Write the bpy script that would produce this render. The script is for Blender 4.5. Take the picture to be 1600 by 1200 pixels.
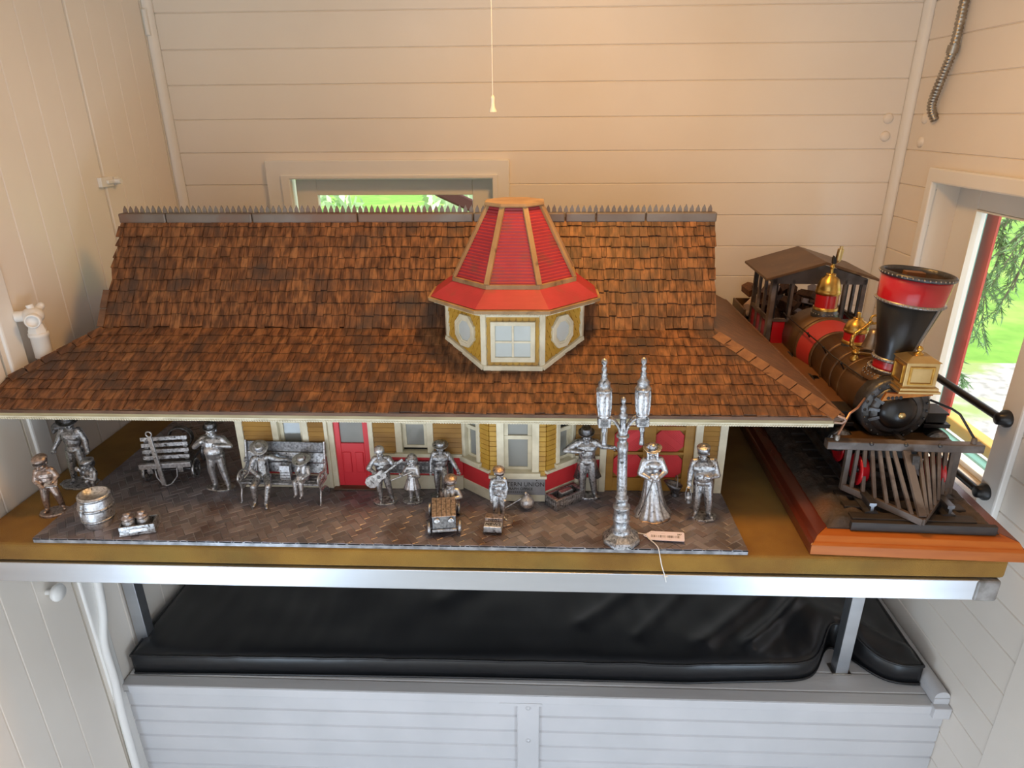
import bpy, math, random
from mathutils import Vector, Matrix, noise
R = math.radians
PI = math.pi
for o in list(bpy.data.objects): bpy.data.objects.remove(o)
random.seed(7)
SC = bpy.context.scene
COL = SC.collection

# ---------------------------------------------------------------- camera
cam = bpy.data.cameras.new('camera'); camo = bpy.data.objects.new('camera', cam); COL.objects.link(camo)
cam.sensor_fit = 'HORIZONTAL'; cam.sensor_width = 36; cam.lens = 1034.77 * 36 / 1600
cam.clip_start = .02; cam.clip_end = 200
p_, yw_, r_ = .3834, .0416, -.0079
F_ = Vector((-math.sin(yw_) * math.cos(p_), math.cos(yw_) * math.cos(p_), -math.sin(p_)))
RT = Vector((math.cos(yw_), math.sin(yw_), 0)); UP = RT.cross(F_)
RR = RT * math.cos(r_) + UP * math.sin(r_); UU = -RT * math.sin(r_) + UP * math.cos(r_)
mw = Matrix.Identity(4)
for i in range(3):
    mw[i][0] = RR[i]; mw[i][1] = UU[i]; mw[i][2] = -F_[i]
camo.matrix_world = Matrix.Translation((.9741, -.9759, .755)) @ mw
SC.camera = camo

# ---------------------------------------------------------------- light
SC.view_settings.view_transform = 'Standard'; SC.view_settings.look = 'None'
SC.view_settings.gamma = 1; SC.view_settings.exposure = 0.12; SC.view_settings.use_curve_mapping = False
w = bpy.data.worlds.new('sky'); SC.world = w; w.use_nodes = True
bg = w.node_tree.nodes['Background']; bg.inputs[0].default_value = (.86, .90, 1, 1); bg.inputs[1].default_value = 1.6
def light(name, kind, loc, target, energy, color, **kw):
    l = bpy.data.lights.new(name, kind); l.energy = energy; l.color = color
    for k, v in kw.items(): setattr(l, k, v)
    o = bpy.data.objects.new(name, l); COL.objects.link(o); o.location = loc
    o.rotation_euler = (Vector(target) - Vector(loc)).to_track_quat('-Z', 'Y').to_euler()
    return o
sun = light('sun', 'SUN', (6, 3, 8), (3.6, 4.2, 0), 4, (1, .95, .86), angle=R(20))
lamp = light('ceiling_lamp_light', 'AREA', (1.12, .14, 1.27), (1.12, .16, 0), 8.8, (1, .495, .115), shape='DISK', size=.26)
win = light('doorway_daylight', 'AREA', (.75, -1.72, -.12), (.95, .5, -.2), 4.0, (.76, .87, 1), shape='RECTANGLE', size=1.5, size_y=1.4)

side_r = light('right_fill', 'AREA', (1.94, -.72, -.5), (.0, .05, -.45), 14, (.62, .80, 1), shape='RECTANGLE', size=.7, size_y=.7)  # added fill for the low left wall; no window stands behind it
side_l = light('left_fill', 'AREA', (-.05, -.72, -.5), (1.95, .05, -.45), 14, (.62, .80, 1), shape='RECTANGLE', size=.7, size_y=.7)  # matching unseen fill, added to brighten the low right wall
# ---------------------------------------------------------------- helpers
def T(x=0, y=0, z=0): return Matrix.Translation((x, y, z))
def RX(a): return Matrix.Rotation(R(a), 4, 'X')
def RY(a): return Matrix.Rotation(R(a), 4, 'Y')
def RZ(a): return Matrix.Rotation(R(a), 4, 'Z')
def root_m(o):
    m = Matrix.Identity(4)
    while o is not None:
        if o.type == 'EMPTY': m = Matrix.Translation(o.location) @ o.rotation_euler.to_matrix().to_4x4() @ m
        o = o.parent
    return m
def link(o): COL.objects.link(o); return o
def tag(o, label=None, cat=None, group=None, kind=None):
    if label: o['label'] = label
    if cat: o['category'] = cat
    if group: o['group'] = group
    if kind: o['kind'] = kind
    return o
def thing(name, label, cat, loc=(0, 0, 0), rz=0, group=None, rx=0, ry=0):
    o = link(bpy.data.objects.new(name, None)); o.location = loc; o.rotation_euler = (R(rx), R(ry), R(rz))
    o.empty_display_size = .02
    return tag(o, label, cat, group)
class MB:
    def __init__(s, m=None): s.v = []; s.f = []; s.s = []; s.n = 0; s.m = m or Matrix.Identity(4)
    def add(s, vs, fs, smooth=False):
        b = len(s.v)
        s.v += [s.m @ Vector(v) for v in vs]
        s.f += [tuple(i + b for i in f) for f in fs]; s.s += [smooth] * len(fs); return s
    def bx(s, x0, x1, y0, y1, z0, z1, m=None):
        e = 2.5e-5 * (s.n % 9); s.n += 1
        x0 += e; x1 -= e; y0 += e; y1 -= e; z0 += e; z1 -= e
        vs = [(x, y, z) for z in (z0, z1) for y in (y0, y1) for x in (x0, x1)]
        if m: vs = [m @ Vector(v) for v in vs]
        return s.add(vs, [(0, 2, 3, 1), (4, 5, 7, 6), (0, 1, 5, 4), (2, 6, 7, 3), (0, 4, 6, 2), (1, 3, 7, 5)])
    def bar(s, a, b, wd, th, up=(0, 0, 1)):
        a = Vector(a); b = Vector(b); d = (b - a).normalized(); n = Vector(up)
        sd = d.cross(n)
        if sd.length < 1e-6: sd = d.cross(Vector((0, 1, 0)))
        sd.normalize(); n = sd.cross(d).normalized()
        vs = []
        for p in (a, b):
            for i, j in ((-1, -1), (1, -1), (1, 1), (-1, 1)): vs.append(p + sd * wd / 2 * i + n * th / 2 * j)
        return s.add(vs, [(3, 2, 1, 0), (4, 5, 6, 7), (0, 1, 5, 4), (1, 2, 6, 5), (2, 3, 7, 6), (3, 0, 4, 7)])
    def tube(s, pts, r, seg=8, closed=False, cap=True, sm=True):
        pts = [Vector(p) for p in pts]; n = len(pts); vs = []; fs = []
        pu = None
        for i, p in enumerate(pts):
            a = pts[(i - 1) % n] if (i or closed) else p; b = pts[(i + 1) % n] if (i < n - 1 or closed) else p
            d = (b - a).normalized()
            if pu is None:
                pu = Vector((0, 0, 1)) if abs(d.z) < .9 else Vector((0, 1, 0))
            pu = (pu - d * pu.dot(d)).normalized(); q = d.cross(pu)
            rr = r[i] if isinstance(r, (list, tuple)) else r
            for k in range(seg):
                t = 2 * PI * k / seg; vs.append(p + (pu * math.cos(t) + q * math.sin(t)) * rr)
        m = n if closed else n - 1
        for i in range(m):
            for k in range(seg):
                a = i * seg + k; b = i * seg + (k + 1) % seg; c = ((i + 1) % n) * seg; fs.append((a, b, c + (k + 1) % seg, c + k))
        s.add(vs, fs, sm)
        if cap and not closed: s.add(vs[:seg], [tuple(range(seg))[::-1]]); s.add(vs[-seg:], [tuple(range(seg))])
        return s
    def cyl(s, a, b, r0, r1=None, seg=16, sm=True): return s.tube([a, b], [r0, r0 if r1 is None else r1], seg, sm=sm)
    def lathe(s, prof, c=(0, 0, 0), seg=24, m=None, mod=None, sm=True, arc=None, sy=1, cap=True):
        vs = []; fs = []; n = len(prof); cl = arc is None; ns = seg if cl else seg + 1
        for k in range(ns):
            t = 2 * PI * k / seg if cl else R(arc[0]) + R(arc[1] - arc[0]) * k / seg
            for j, (r, z) in enumerate(prof):
                rr = r * (mod(t, j / max(1, n - 1)) if mod else 1)
                v = Vector((rr * math.cos(t), sy * rr * math.sin(t), z))
                if m: v = m @ v
                vs.append(v + Vector(c))
        for k in range(seg):
            for j in range(n - 1):
                a = k * n + j; b = ((k + 1) % ns) * n + j; fs.append((a, b, b + 1, a + 1))
        s.add(vs, fs, sm)
        if cl and cap:
            if prof[0][0] > 1e-5: s.add([vs[k * n] for k in range(seg)], [tuple(range(seg))[::-1]])
            if prof[-1][0] > 1e-5: s.add([vs[k * n + n - 1] for k in range(seg)], [tuple(range(seg))])
        return s
    def ell(s, c, r, seg=14, rings=9, m=None):
        if not isinstance(r, (tuple, list)): r = (r, r, r)
        vs = []; fs = []
        for i in range(rings + 1):
            ph = PI * i / rings
            for k in range(seg):
                t = 2 * PI * k / seg
                v = Vector((r[0] * math.sin(ph) * math.cos(t), r[1] * math.sin(ph) * math.sin(t), r[2] * math.cos(ph)))
                if m: v = m @ v
                vs.append(v + Vector(c))
        for i in range(rings):
            for k in range(seg):
                a = i * seg + k; b = i * seg + (k + 1) % seg; fs.append((a, a + seg, b + seg, b))
        return s.add(vs, fs, True)
    def cap(s, a, b, ra, rb=None, seg=10):
        rb = ra if rb is None else rb
        a = Vector(a); b = Vector(b); d = b - a; L = d.length
        if L < 1e-6: return s.ell(a, ra, seg, 6)
        d /= L
        pts = [a - d * ra * .98, a - d * ra * .7, a, b, b + d * rb * .7, b + d * rb * .98]
        return s.tube(pts, [ra * .2, ra * .71, ra, rb, rb * .71, rb * .2], seg)
    def prism(s, poly, d0, d1, ax='y', m=None, sm=False):
        # poly in the two other axes: ax y -> (x,z); ax x -> (y,z); ax z -> (x,y)
        def mk(p, d): return {'y': (p[0], d, p[1]), 'x': (d, p[0], p[1]), 'z': (p[0], p[1], d)}[ax]
        n = len(poly); vs = [mk(p, d0) for p in poly] + [mk(p, d1) for p in poly]
        if m: vs = [m @ Vector(v) for v in vs]
        fs = [tuple(range(n))[::-1], tuple(range(n, 2 * n))]
        s.add(vs, fs); s.add(vs, [(i, (i + 1) % n, n + (i + 1) % n, n + i) for i in range(n)], sm); return s
    def build(s, name, mat, parent=None, bevel=0, world=True, seg=2, label=None, kind=None, remesh=0, fix=True, sub=0):
        me = bpy.data.meshes.new(name)
        vs = s.v
        if parent is not None and world:
            inv = root_m(parent).inverted(); vs = [inv @ v for v in vs]
        me.from_pydata([tuple(v) for v in vs], [], s.f); me.polygons.foreach_set('use_smooth', s.s)
        me.materials.append(mat); me.update()
        if fix:
            import bmesh
            b = bmesh.new(); b.from_mesh(me); bmesh.ops.recalc_face_normals(b, faces=b.faces); b.to_mesh(me); b.free()
        o = link(bpy.data.objects.new(name, me))
        if parent is not None: o.parent = parent
        if bevel:
            md = o.modifiers.new('bevel', 'BEVEL'); md.width = bevel; md.segments = seg; md.limit_method = 'ANGLE'; md.angle_limit = R(40)
        if sub:
            md = o.modifiers.new('sub', 'SUBSURF'); md.levels = sub; md.render_levels = sub
        if remesh:
            md = o.modifiers.new('rm', 'REMESH'); md.mode = 'VOXEL'; md.voxel_size = remesh; md.use_smooth_shade = True
            md = o.modifiers.new('sm', 'SMOOTH'); md.factor = .5; md.iterations = 2
        return tag(o, label, None, None, kind)
def struct(o, label=None, cat=None):
    o['kind'] = 'structure'
    return tag(o, label, cat)
def text(body, size, m, mat, parent, name='lettering', depth=.0006, align='CENTER', sx=1):
    cu = bpy.data.curves.new('t', 'FONT'); cu.body = body; cu.size = size; cu.extrude = depth / 2; cu.align_x = align; cu.align_y = 'CENTER'; cu.resolution_u = 2
    t = bpy.data.objects.new('t', cu); COL.objects.link(t)
    bpy.context.view_layer.update()
    me = bpy.data.meshes.new_from_object(t.evaluated_get(bpy.context.evaluated_depsgraph_get()))
    bpy.data.objects.remove(t)
    me.name = name; me.materials.clear(); me.materials.append(mat)
    mm = root_m(parent).inverted() @ m @ Matrix.Diagonal((sx, 1, 1, 1))
    me.transform(mm)
    o = link(bpy.data.objects.new(name, me)); o.parent = parent
    return o

# ---------------------------------------------------------------- materials
def mat(name, c, rough=.5, metal=0, c2=None, nscale=20, ndet=4, bump=0, bscale=150, stretch=(1, 1, 1), island=None, spec=.5, coat=0, lo=.35, hi=.65, sheen=0, c3=None, n3=6, lo3=.5, hi3=.62, rvar=0):
    m = bpy.data.materials.new(name); m.use_nodes = True; nt = m.node_tree; N = nt.nodes; L = nt.links
    b = N['Principled BSDF']; b.inputs['Roughness'].default_value = rough; b.inputs['Metallic'].default_value = metal
    b.inputs['Specular IOR Level'].default_value = spec; b.inputs['Coat Weight'].default_value = coat; b.inputs['Coat Roughness'].default_value = .15
    b.inputs['Sheen Weight'].default_value = sheen
    b.inputs['Base Color'].default_value = (*c, 1)
    if c2 or bump or island or c3:
        tc = N.new('ShaderNodeTexCoord'); mp = N.new('ShaderNodeMapping'); mp.inputs['Scale'].default_value = stretch
        L.new(tc.outputs['Object'], mp.inputs['Vector'])
    src = None
    def ramp(fac, a, bb, c0, c1):
        r = N.new('ShaderNodeValToRGB'); r.color_ramp.elements[0].position = a; r.color_ramp.elements[1].position = bb
        r.color_ramp.elements[0].color = (*c0, 1); r.color_ramp.elements[1].color = (*c1, 1); L.new(fac, r.inputs[0]); return r
    def mix(f, a, bb, mode='MIX'):
        x = N.new('ShaderNodeMix'); x.data_type = 'RGBA'; x.blend_type = mode
        if hasattr(f, 'links'): L.new(f, x.inputs[0])
        else: x.inputs[0].default_value = f
        for k, q in ((6, a), (7, bb)):
            if hasattr(q, 'links'): L.new(q, x.inputs[k])
            else: x.inputs[k].default_value = (*q, 1)
        return x.outputs[2]
    def nz(sc, det=4):
        n = N.new('ShaderNodeTexNoise'); n.inputs['Scale'].default_value = sc; n.inputs['Detail'].default_value = det; L.new(mp.outputs[0], n.inputs['Vector']); return n
    if island:
        g = N.new('ShaderNodeNewGeometry'); r = N.new('ShaderNodeValToRGB'); r.color_ramp.interpolation = 'LINEAR'
        els = r.color_ramp.elements
        while len(els) < len(island): els.new(.5)
        for i, cc in enumerate(island): els[i].position = i / (len(island) - 1); els[i].color = (*cc, 1)
        L.new(g.outputs['Random Per Island'], r.inputs[0]); src = r.outputs[0]
    if c2:
        n = nz(nscale, ndet)
        if src is None: src = ramp(n.outputs[0], lo, hi, c, c2).outputs[0]
        else: src = mix(1.0, src, ramp(n.outputs[0], lo, hi, c, c2).outputs[0], 'MULTIPLY')
    if c3:
        n = N.new('ShaderNodeTexNoise'); n.inputs['Scale'].default_value = n3; n.inputs['Detail'].default_value = 5; L.new(tc.outputs['Object'], n.inputs['Vector'])
        f = ramp(n.outputs[0], lo3, hi3, (0, 0, 0), (1, 1, 1)).outputs[0]
        src = mix(f, src if src is not None else c, c3)
    if src is not None: L.new(src, b.inputs['Base Color'])
    if rvar:
        n = nz(nscale * 2); q = N.new('ShaderNodeMapRange'); q.inputs[3].default_value = rough - rvar; q.inputs[4].default_value = rough + rvar; L.new(n.outputs[0], q.inputs[0]); L.new(q.outputs[0], b.inputs['Roughness'])
    if bump:
        n = nz(bscale, 5); bp = N.new('ShaderNodeBump'); bp.inputs['Strength'].default_value = bump; bp.inputs['Distance'].default_value = .002
        L.new(n.outputs[0], bp.inputs['Height']); L.new(bp.outputs[0], b.inputs['Normal'])
    return m
def glass(name, tint=(1, 1, 1), refl=.06):
    m = bpy.data.materials.new(name); m.use_nodes = True; nt = m.node_tree; N = nt.nodes; L = nt.links
    N.remove(N['Principled BSDF']); out = N['Material Output']
    t = N.new('ShaderNodeBsdfTransparent'); t.inputs[0].default_value = (*tint, 1); g = N.new('ShaderNodeBsdfGlossy'); g.inputs['Roughness'].default_value = .01
    mx = N.new('ShaderNodeMixShader'); fr = N.new('ShaderNodeMath'); fr.operation = 'POWER'; fr.inputs[1].default_value = 4; lw = N.new('ShaderNodeLayerWeight'); lw.inputs[0].default_value = .5; L.new(lw.outputs['Facing'], fr.inputs[0]); q = N.new('ShaderNodeMath'); q.operation = 'MULTIPLY_ADD'; q.inputs[1].default_value = .35; q.inputs[2].default_value = .035; L.new(fr.outputs[0], q.inputs[0]); fr = q
    L.new(fr.outputs[0], mx.inputs[0]); L.new(t.outputs[0], mx.inputs[1]); L.new(g.outputs[0], mx.inputs[2]); L.new(mx.outputs[0], out.inputs[0])
    return m
WALL = mat('wall_paint', (.82, .755, .67), .38, c2=(.78, .715, .635), nscale=3, bump=.12, bscale=60, spec=.4)
TRIM = mat('trim_paint', (.82, .80, .76), .35, c2=(.78, .76, .72), nscale=5, bump=.08, bscale=80)
BENCHW = mat('bench_paint', (.57, .56, .565), .42, c2=(.52, .515, .52), nscale=6, bump=.1, bscale=80)
SEATP = mat('worn_seat_paint', (.62, .61, .60), .4, c2=(.52, .50, .49), nscale=7, bump=.2, bscale=60, stretch=(.3, 2, 2))
FLOORM = mat('floor_boards', (.35, .33, .3), .6, c2=(.28, .26, .24), nscale=4)
ALU = mat('aluminium', (.60, .63, .67), .4, 1, c2=(.54, .57, .61), nscale=6, stretch=(.3, 4, 4), bump=.05, bscale=90)
FELT = mat('ochre_felt', (.34, .18, .026), .95, c2=(.22, .105, .014), nscale=9, ndet=8, bump=.9, bscale=900, sheen=.05, c3=(.16, .12, .025), n3=3, lo3=.52, hi3=.8)
VINYL = mat('black_vinyl', (.006, .006, .007), .33, bump=.12, bscale=14, c2=(.009, .009, .010), nscale=5, spec=.5)
PLAST = mat('grey_plastic', (.30, .29, .28), .4, c2=(.12, .11, .10), nscale=40)
BLACK = mat('black_paint', (.012, .012, .013), .32, bump=.15, bscale=120)
STEEL = mat('galvanised_steel', (.42, .39, .34), .35, 1, c2=(.30, .27, .23), nscale=60)
WHITEP = mat('white_plastic', (.82, .79, .70), .3)
GLASS = glass('window_glass')
PEW = mat('pewter', (.56, .57, .59), .37, .9, c2=(.26, .26, .27), nscale=230, lo=.38, hi=.66, bump=.38, bscale=480, rvar=.1, c3=(.07, .068, .066), n3=170, lo3=.57, hi3=.68)
PEWL = mat('bright_pewter', (.74, .75, .77), .38, .88, c2=(.46, .46, .48), nscale=200, bump=.30, bscale=460, c3=(.14, .135, .13), n3=190, lo3=.60, hi3=.70)
PEWD = mat('dark_pewter', (.27, .27, .28), .36, .88, c2=(.11, .11, .115), nscale=220, bump=.4, bscale=480)
PEWB = mat('bronzed_pewter', (.52, .42, .37), .35, .85, c2=(.26, .21, .19), nscale=200, bump=.36, bscale=460, c3=(.09, .075, .065), n3=180, lo3=.6, hi3=.7)
BRICK = mat('platform_brick', (1, 1, 1), .36, .35, c2=(.72, .70, .70), nscale=14, island=[(.20, .17, .185), (.28, .25, .27), (.165, .155, .175), (.34, .31, .33), (.22, .18, .19)], bump=.3, bscale=300, c3=(.10, .05, .03), n3=7, lo3=.58, hi3=.72)
SLAB = mat('slab_edge', (.36, .36, .38), .4, .3, c2=(.16, .16, .17), nscale=60)
SHING = mat('wood_shingle', (1, 1, 1), .55, c2=(.34, .31, .30), nscale=5, ndet=8, stretch=(24, 7, 7), island=[(.22, .090, .033), (.19, .078, .030), (.27, .115, .043), (.21, .085, .032), (.30, .135, .052), (.175, .072, .030)], bump=.5, bscale=10, lo=.38, hi=.6, c3=(.060, .036, .026), n3=11, lo3=.50, hi3=.68, spec=.4)
ROOFW = mat('roof_wood', (.17, .085, .045), .55, c2=(.10, .05, .028), nscale=8, stretch=(3, 10, 10), bump=.3, bscale=30)
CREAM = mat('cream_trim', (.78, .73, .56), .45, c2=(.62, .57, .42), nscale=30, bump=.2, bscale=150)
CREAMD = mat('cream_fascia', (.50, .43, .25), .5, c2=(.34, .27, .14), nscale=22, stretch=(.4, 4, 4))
OCHRE = mat('ochre_clapboard', (.44, .235, .04), .5, c2=(.30, .15, .025), nscale=12, stretch=(1, 1, 3), c3=(.20, .085, .02), n3=14, lo3=.58, hi3=.75)
OCHREY = mat('ochre_scales', (.58, .35, .045), .5, c2=(.44, .24, .03), nscale=25)
REDW = mat('red_paint', (.68, .04, .05), .42, c2=(.58, .034, .042), nscale=20)
REDD = mat('red_door_paint', (.72, .035, .05), .4)
REDR = mat('red_roof_paint', (.40, .032, .045), .55, c2=(.33, .026, .036), nscale=20, c3=(.28, .045, .04), n3=25, lo3=.55, hi3=.7)
TAN = mat('tan_wood', (.42, .27, .13), .5, c2=(.30, .18, .08), nscale=14, stretch=(2, 2, 1), c3=(.14, .08, .04), n3=30, lo3=.6, hi3=.72)
PANE = mat('frosted_pane', (.30, .31, .29), .18, c2=(.24, .25, .24), nscale=9, spec=.6)
PANEL = mat('pale_pane', (.60, .66, .66), .2, c2=(.5, .56, .56), nscale=9)
DARK = mat('shade_black', (.006, .006, .006), .6)  # near-black colour stands in for the shade inside the depot and small openings
RIDGE = mat('weathered_lead', (.22, .20, .185), .45, .5, c2=(.16, .13, .11), nscale=8, c3=(.19, .12, .09), n3=6)
INK = mat('black_ink', (.01, .01, .011), .5)
SIGN = mat('grey_signboard', (.33, .34, .36), .4, .5, c2=(.24, .25, .27), nscale=30)
TAGM = mat('pink_card', (.80, .77, .94), .5)
STRING = mat('white_string', (.80, .78, .74), .8)
CHERRY = mat('cherry_wood', (.46, .135, .022), .5, c2=(.35, .09, .014), nscale=6, stretch=(1, 8, 8), spec=.25)
MAHOG = mat('mahogany', (.16, .035, .018), .25, c2=(.11, .022, .012), nscale=6, stretch=(8, 1, 8), coat=.4)
BED = mat('track_bed', (.085, .06, .045), .85, c2=(.03, .024, .02), nscale=40, bump=1, bscale=200, c3=(.19, .085, .04), n3=5, lo3=.55, hi3=.7)
TIE = mat('dark_tie', (.016, .012, .010), .6, c2=(.034, .024, .018), nscale=30, stretch=(1, 8, 8))
RAILM = mat('rail_steel', (.15, .15, .16), .35, .8, c2=(.09, .08, .08), nscale=40)
LBROWN = mat('loco_brown', (.125, .065, .024), .42, .35, c2=(.085, .042, .016), nscale=15, c3=(.17, .10, .04), n3=25, lo3=.6, hi3=.75)
LPLATE = mat('loco_deck_brown', (.20, .09, .035), .45, .2, c2=(.15, .065, .026), nscale=6)
LBLACK = mat('loco_black', (.011, .010, .010), .3, .2, bump=.1, bscale=100)
LIRON = mat('loco_iron', (.06, .06, .062), .36, .7, c2=(.10, .10, .105), nscale=60, bump=.4, bscale=180)
LWOOD = mat('weathered_grey_wood', (.10, .072, .056), .45, c2=(.05, .034, .027), nscale=8, stretch=(3, 3, 3), c3=(.15, .13, .12), n3=18)
LRED = mat('loco_red', (.42, .008, .014), .2, coat=.5, c2=(.34, .006, .012), nscale=10)
LREDF = mat('loco_matt_red', (.38, .03, .025), .45)
BRASS = mat('antique_brass', (.60, .38, .10), .30, .95, c2=(.42, .24, .06), nscale=60, bump=.08, bscale=250)
BRASSP = mat('pale_brass', (.62, .46, .22), .32, .9, c2=(.50, .35, .15), nscale=30)
COPPER = mat('orange_bracket', (.42, .16, .03), .35, .6, c2=(.30, .10, .02), nscale=60)
RIVET = mat('grey_rivet', (.30, .28, .26), .35, .8)
FIREW = mat('split_firewood', (.15, .062, .024), .75, c2=(.09, .038, .018), nscale=30, stretch=(4, 4, 4), bump=.4, bscale=100)
FIREP = mat('pale_split_wood', (.55, .42, .36), .75, c2=(.35, .24, .19), nscale=40, bump=.4, bscale=120)
# ---------------------------------------------------------------- the room
WL, WR, BY, FZ, CZ = -.0733, 1.9697, .989, -1.02, 1.35
def strips(mb, ax, p, sg, a0, a1, bs, holes=(), t=.06, c=.0022, dp=.003):
    for b0, b1 in zip(bs[:-1], bs[1:]):
        cuts = sorted({b0, b1} | {h for hh in holes for h in hh[2:] if b0 < h < b1})
        for q0, q1 in zip(cuts[:-1], cuts[1:]):
            segs = [(a0, a1)]
            for h in holes:
                if h[2] < q1 - 1e-6 and h[3] > q0 + 1e-6:
                    ns = []
                    for s0, s1 in segs:
                        if h[0] > s0: ns.append((s0, min(s1, h[0])))
                        if h[1] < s1: ns.append((max(s0, h[1]), s1))
                    segs = [x for x in ns if x[1] - x[0] > 1e-5]
            k0 = c if q0 == b0 else 0; k1 = c if q1 == b1 else 0
            poly = [(p + sg * t, q0), (p + sg * dp * (k0 > 0), q0), (p, q0 + k0), (p, q1 - k1), (p + sg * dp * (k1 > 0), q1), (p + sg * t, q1)]
            for s0, s1 in segs: mb.prism(poly, s0, s1, ax)
    return mb
ZB = [FZ + .0 if i == 0 else FZ + .055 + .0878 * (i - 1) for i in range(0, 28)]
ZB = [FZ] + [z for z in [1.0179 - .0882 * k for k in range(23, -5, -1)] if FZ + .02 < z < CZ - .02] + [CZ]
ZB[-6:] = ZB[-6:]
struct(MB().bx(WL - .3, WR + .2, -1.66, BY + .1, FZ - .06, FZ).build('floor', FLOORM))
struct(MB().bx(WL - .3, WR + .2, -1.66, BY + .1, CZ, CZ + .05).build('ceiling', WALL))
struct(strips(MB(), 'x', BY, 1, WL - .06, WR + .1, ZB, [(.25, .852, .05, .603)]).build('wall_back', WALL))
struct(strips(MB(), 'y', WR, 1, -1.6, BY, ZB, [(.335, .79, -.06, .60)], t=.10).build('wall_right', WALL))
struct(strips(MB(), 'x', -1.6, -1, WL - .06, WR + .1, ZB, [(.0, 1.5, FZ + .05, 1.0)]).build('wall_front', WALL))
YB = [.643 + .077 * k for k in range(-24, 5)] + [BY]
YB[0] = -1.6
struct(strips(MB(), 'z', WL, -1, FZ, CZ, YB, [(.1, 1.33, .644, .9625), (-.93, .37, -.36, .2065)][0:0] + [(.1, 1.33, .644, .9625), (-.93, .37, -.36, .2065)]).build('wall_left', WALL))
for nm, x, sx in (('trim_left_corner', WL, 1), ('trim_right_corner', WR, -1)):
    mb = MB(); r = .021
    mb.prism([(x, BY)] + [(x + sx * r * math.cos(a), BY - r * math.sin(a)) for a in [i * PI / 16 for i in range(9)]], FZ, CZ, 'z', sm=True)
    struct(mb.build(nm, TRIM))
def sdoor(name, y0, y1, z0, z1):
    d = thing(name, None, None, (WL, y0, z0)); struct(d)
    mb = strips(MB(), 'z', WL + .001, -1, z0 + .002, z1 - .002, [y0 + .0055] + [y for y in YB if y0 + .03 < y < y1 - .03] + [y1 - .0045], t=.022)
    mb.build('door_leaf', WALL, d)
    return d
d1 = sdoor('door_1', .644, .9625, .1, 1.33)
mb = MB().bx(WL, WL + .012, .9625, .972, .963, 1.025).cyl((WL + .006, .966, .965), (WL + .006, .966, 1.023), .006, seg=8); mb.build('hinge', TRIM, d1, .001)
mb = MB().bx(WL, WL + .010, .622, .668, .606, .628).bx(WL, WL + .012, .672, .69, .608, .626).cyl((WL + .012, .668, .617), (WL + .03, .668, .617), .006, seg=10)
mb.bx(WL + .010, WL + .016, .64, .684, .613, .621); mb.build('latch', TRIM, d1, .001)
d2 = sdoor('door_2', -.36, .2065, -.93, .37)
kb = (WL, .132, -.181)
MB().lathe([(.006, 0), (.006, .014), (.017, .02), (.0195, .027), (.016, .033), (0, .034)], kb, 20, RY(90)).build('door_knob', TRIM, d2)
kb = (WL, -.0172, -.56)
# panels of the locker front under the eave
mb = MB().bx(WL - .02, WL + .006, .2165, .262, -1.0, .60); struct(mb.build('trim_door_post', TRIM, bevel=.004))
struct(MB().bx(WR - .004, WR + .002, -1.59, .118, FZ + .001, -.12).build('trim_right_panel', WALL, bevel=.0015))
# windows
w1 = struct(thing('window_1', None, None, (.55, BY, .05)))
mb = MB()
for a in ((.193, .262, .0, .645), (.842, .890, .0, .645), (.193, .890, .598, .645)): mb.bx(a[0], a[1], BY - .016, BY, a[2], a[3])
for a in ((.236, .262, .0, .606), (.842, .858, .0, .606), (.236, .858, .594, .606)): mb.bx(a[0], a[1], BY - .022, BY - .012, a[2], a[3])
mb.build('window_casing', TRIM, w1, .003)
mb = MB()
for a in ((.262, .3236, .05, .59), (.7803, .842, .05, .59), (.3236, .7803, .545, .59), (.3236, .7803, .05, .10)): mb.bx(a[0], a[1], BY + .025, BY + .05, a[2], a[3])
mb.build('window_sash', TRIM, w1, .002)
MB().bx(.3236, .7803, BY + .036, BY + .040, .10, .545).build('glass_pane', GLASS, w1)
w2 = struct(thing('window_2', None, None, (WR, .56, -.06)))
mb = MB()
for a in ((.281, .340, -.12, .63), (.785, .812, -.12, .63), (.281, .812, .595, .63), (.281, .812, -.12, -.06)): mb.bx(WR - .016, WR, a[0], a[1], a[2], a[3])
mb.build('window_casing', TRIM, w2, .004)
mb = MB()
for a in ((.335, .430, -.06, .60), (.704, .79, -.06, .60), (.43, .704, .54, .60), (.43, .704, -.06, -.046)): mb.bx(2.03, 2.056, a[0], a[1], a[2], a[3])
mb.build('window_sash', TRIM, w2, .002)
mb = MB()
for a in ((.430, .434, -.046, .54), (.698, .704, -.046, .54), (.434, .70, .536, .54), (.434, .70, -.046, -.042)): mb.bx(2.026, 2.04, a[0], a[1], a[2], a[3])
mb.build('glazing_bead', WHITEP, w2)
MB().bx(2.042, 2.046, .43, .704, -.046, .54).build('glass_pane', GLASS, w2)
TEAL = mat('teal_paint', (.16, .42, .38), .5); REDO = mat('coral_red_paint', (.62, .10, .07), .5, c2=(.5, .08, .06), nscale=8); YEL = mat('yellow_paint', (.75, .48, .10), .5, c2=(.6, .36, .08), nscale=9)
MB().bx(2.072, 2.082, .742, .80, -.1, .65).build('outer_stop', TEAL, w2)
MB().bx(2.10, 2.106, .724, .82, -.12, .70).build('outer_casing', REDO, w2)
MB().bx(2.10, 2.135, .10, .75, -.048, -.016).build('outer_sill', YEL, w2, .004)
MB().bx(2.072, 2.10, .10, .742, -.085, -.052).build('outer_apron', TEAL, w2, .003)
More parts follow.
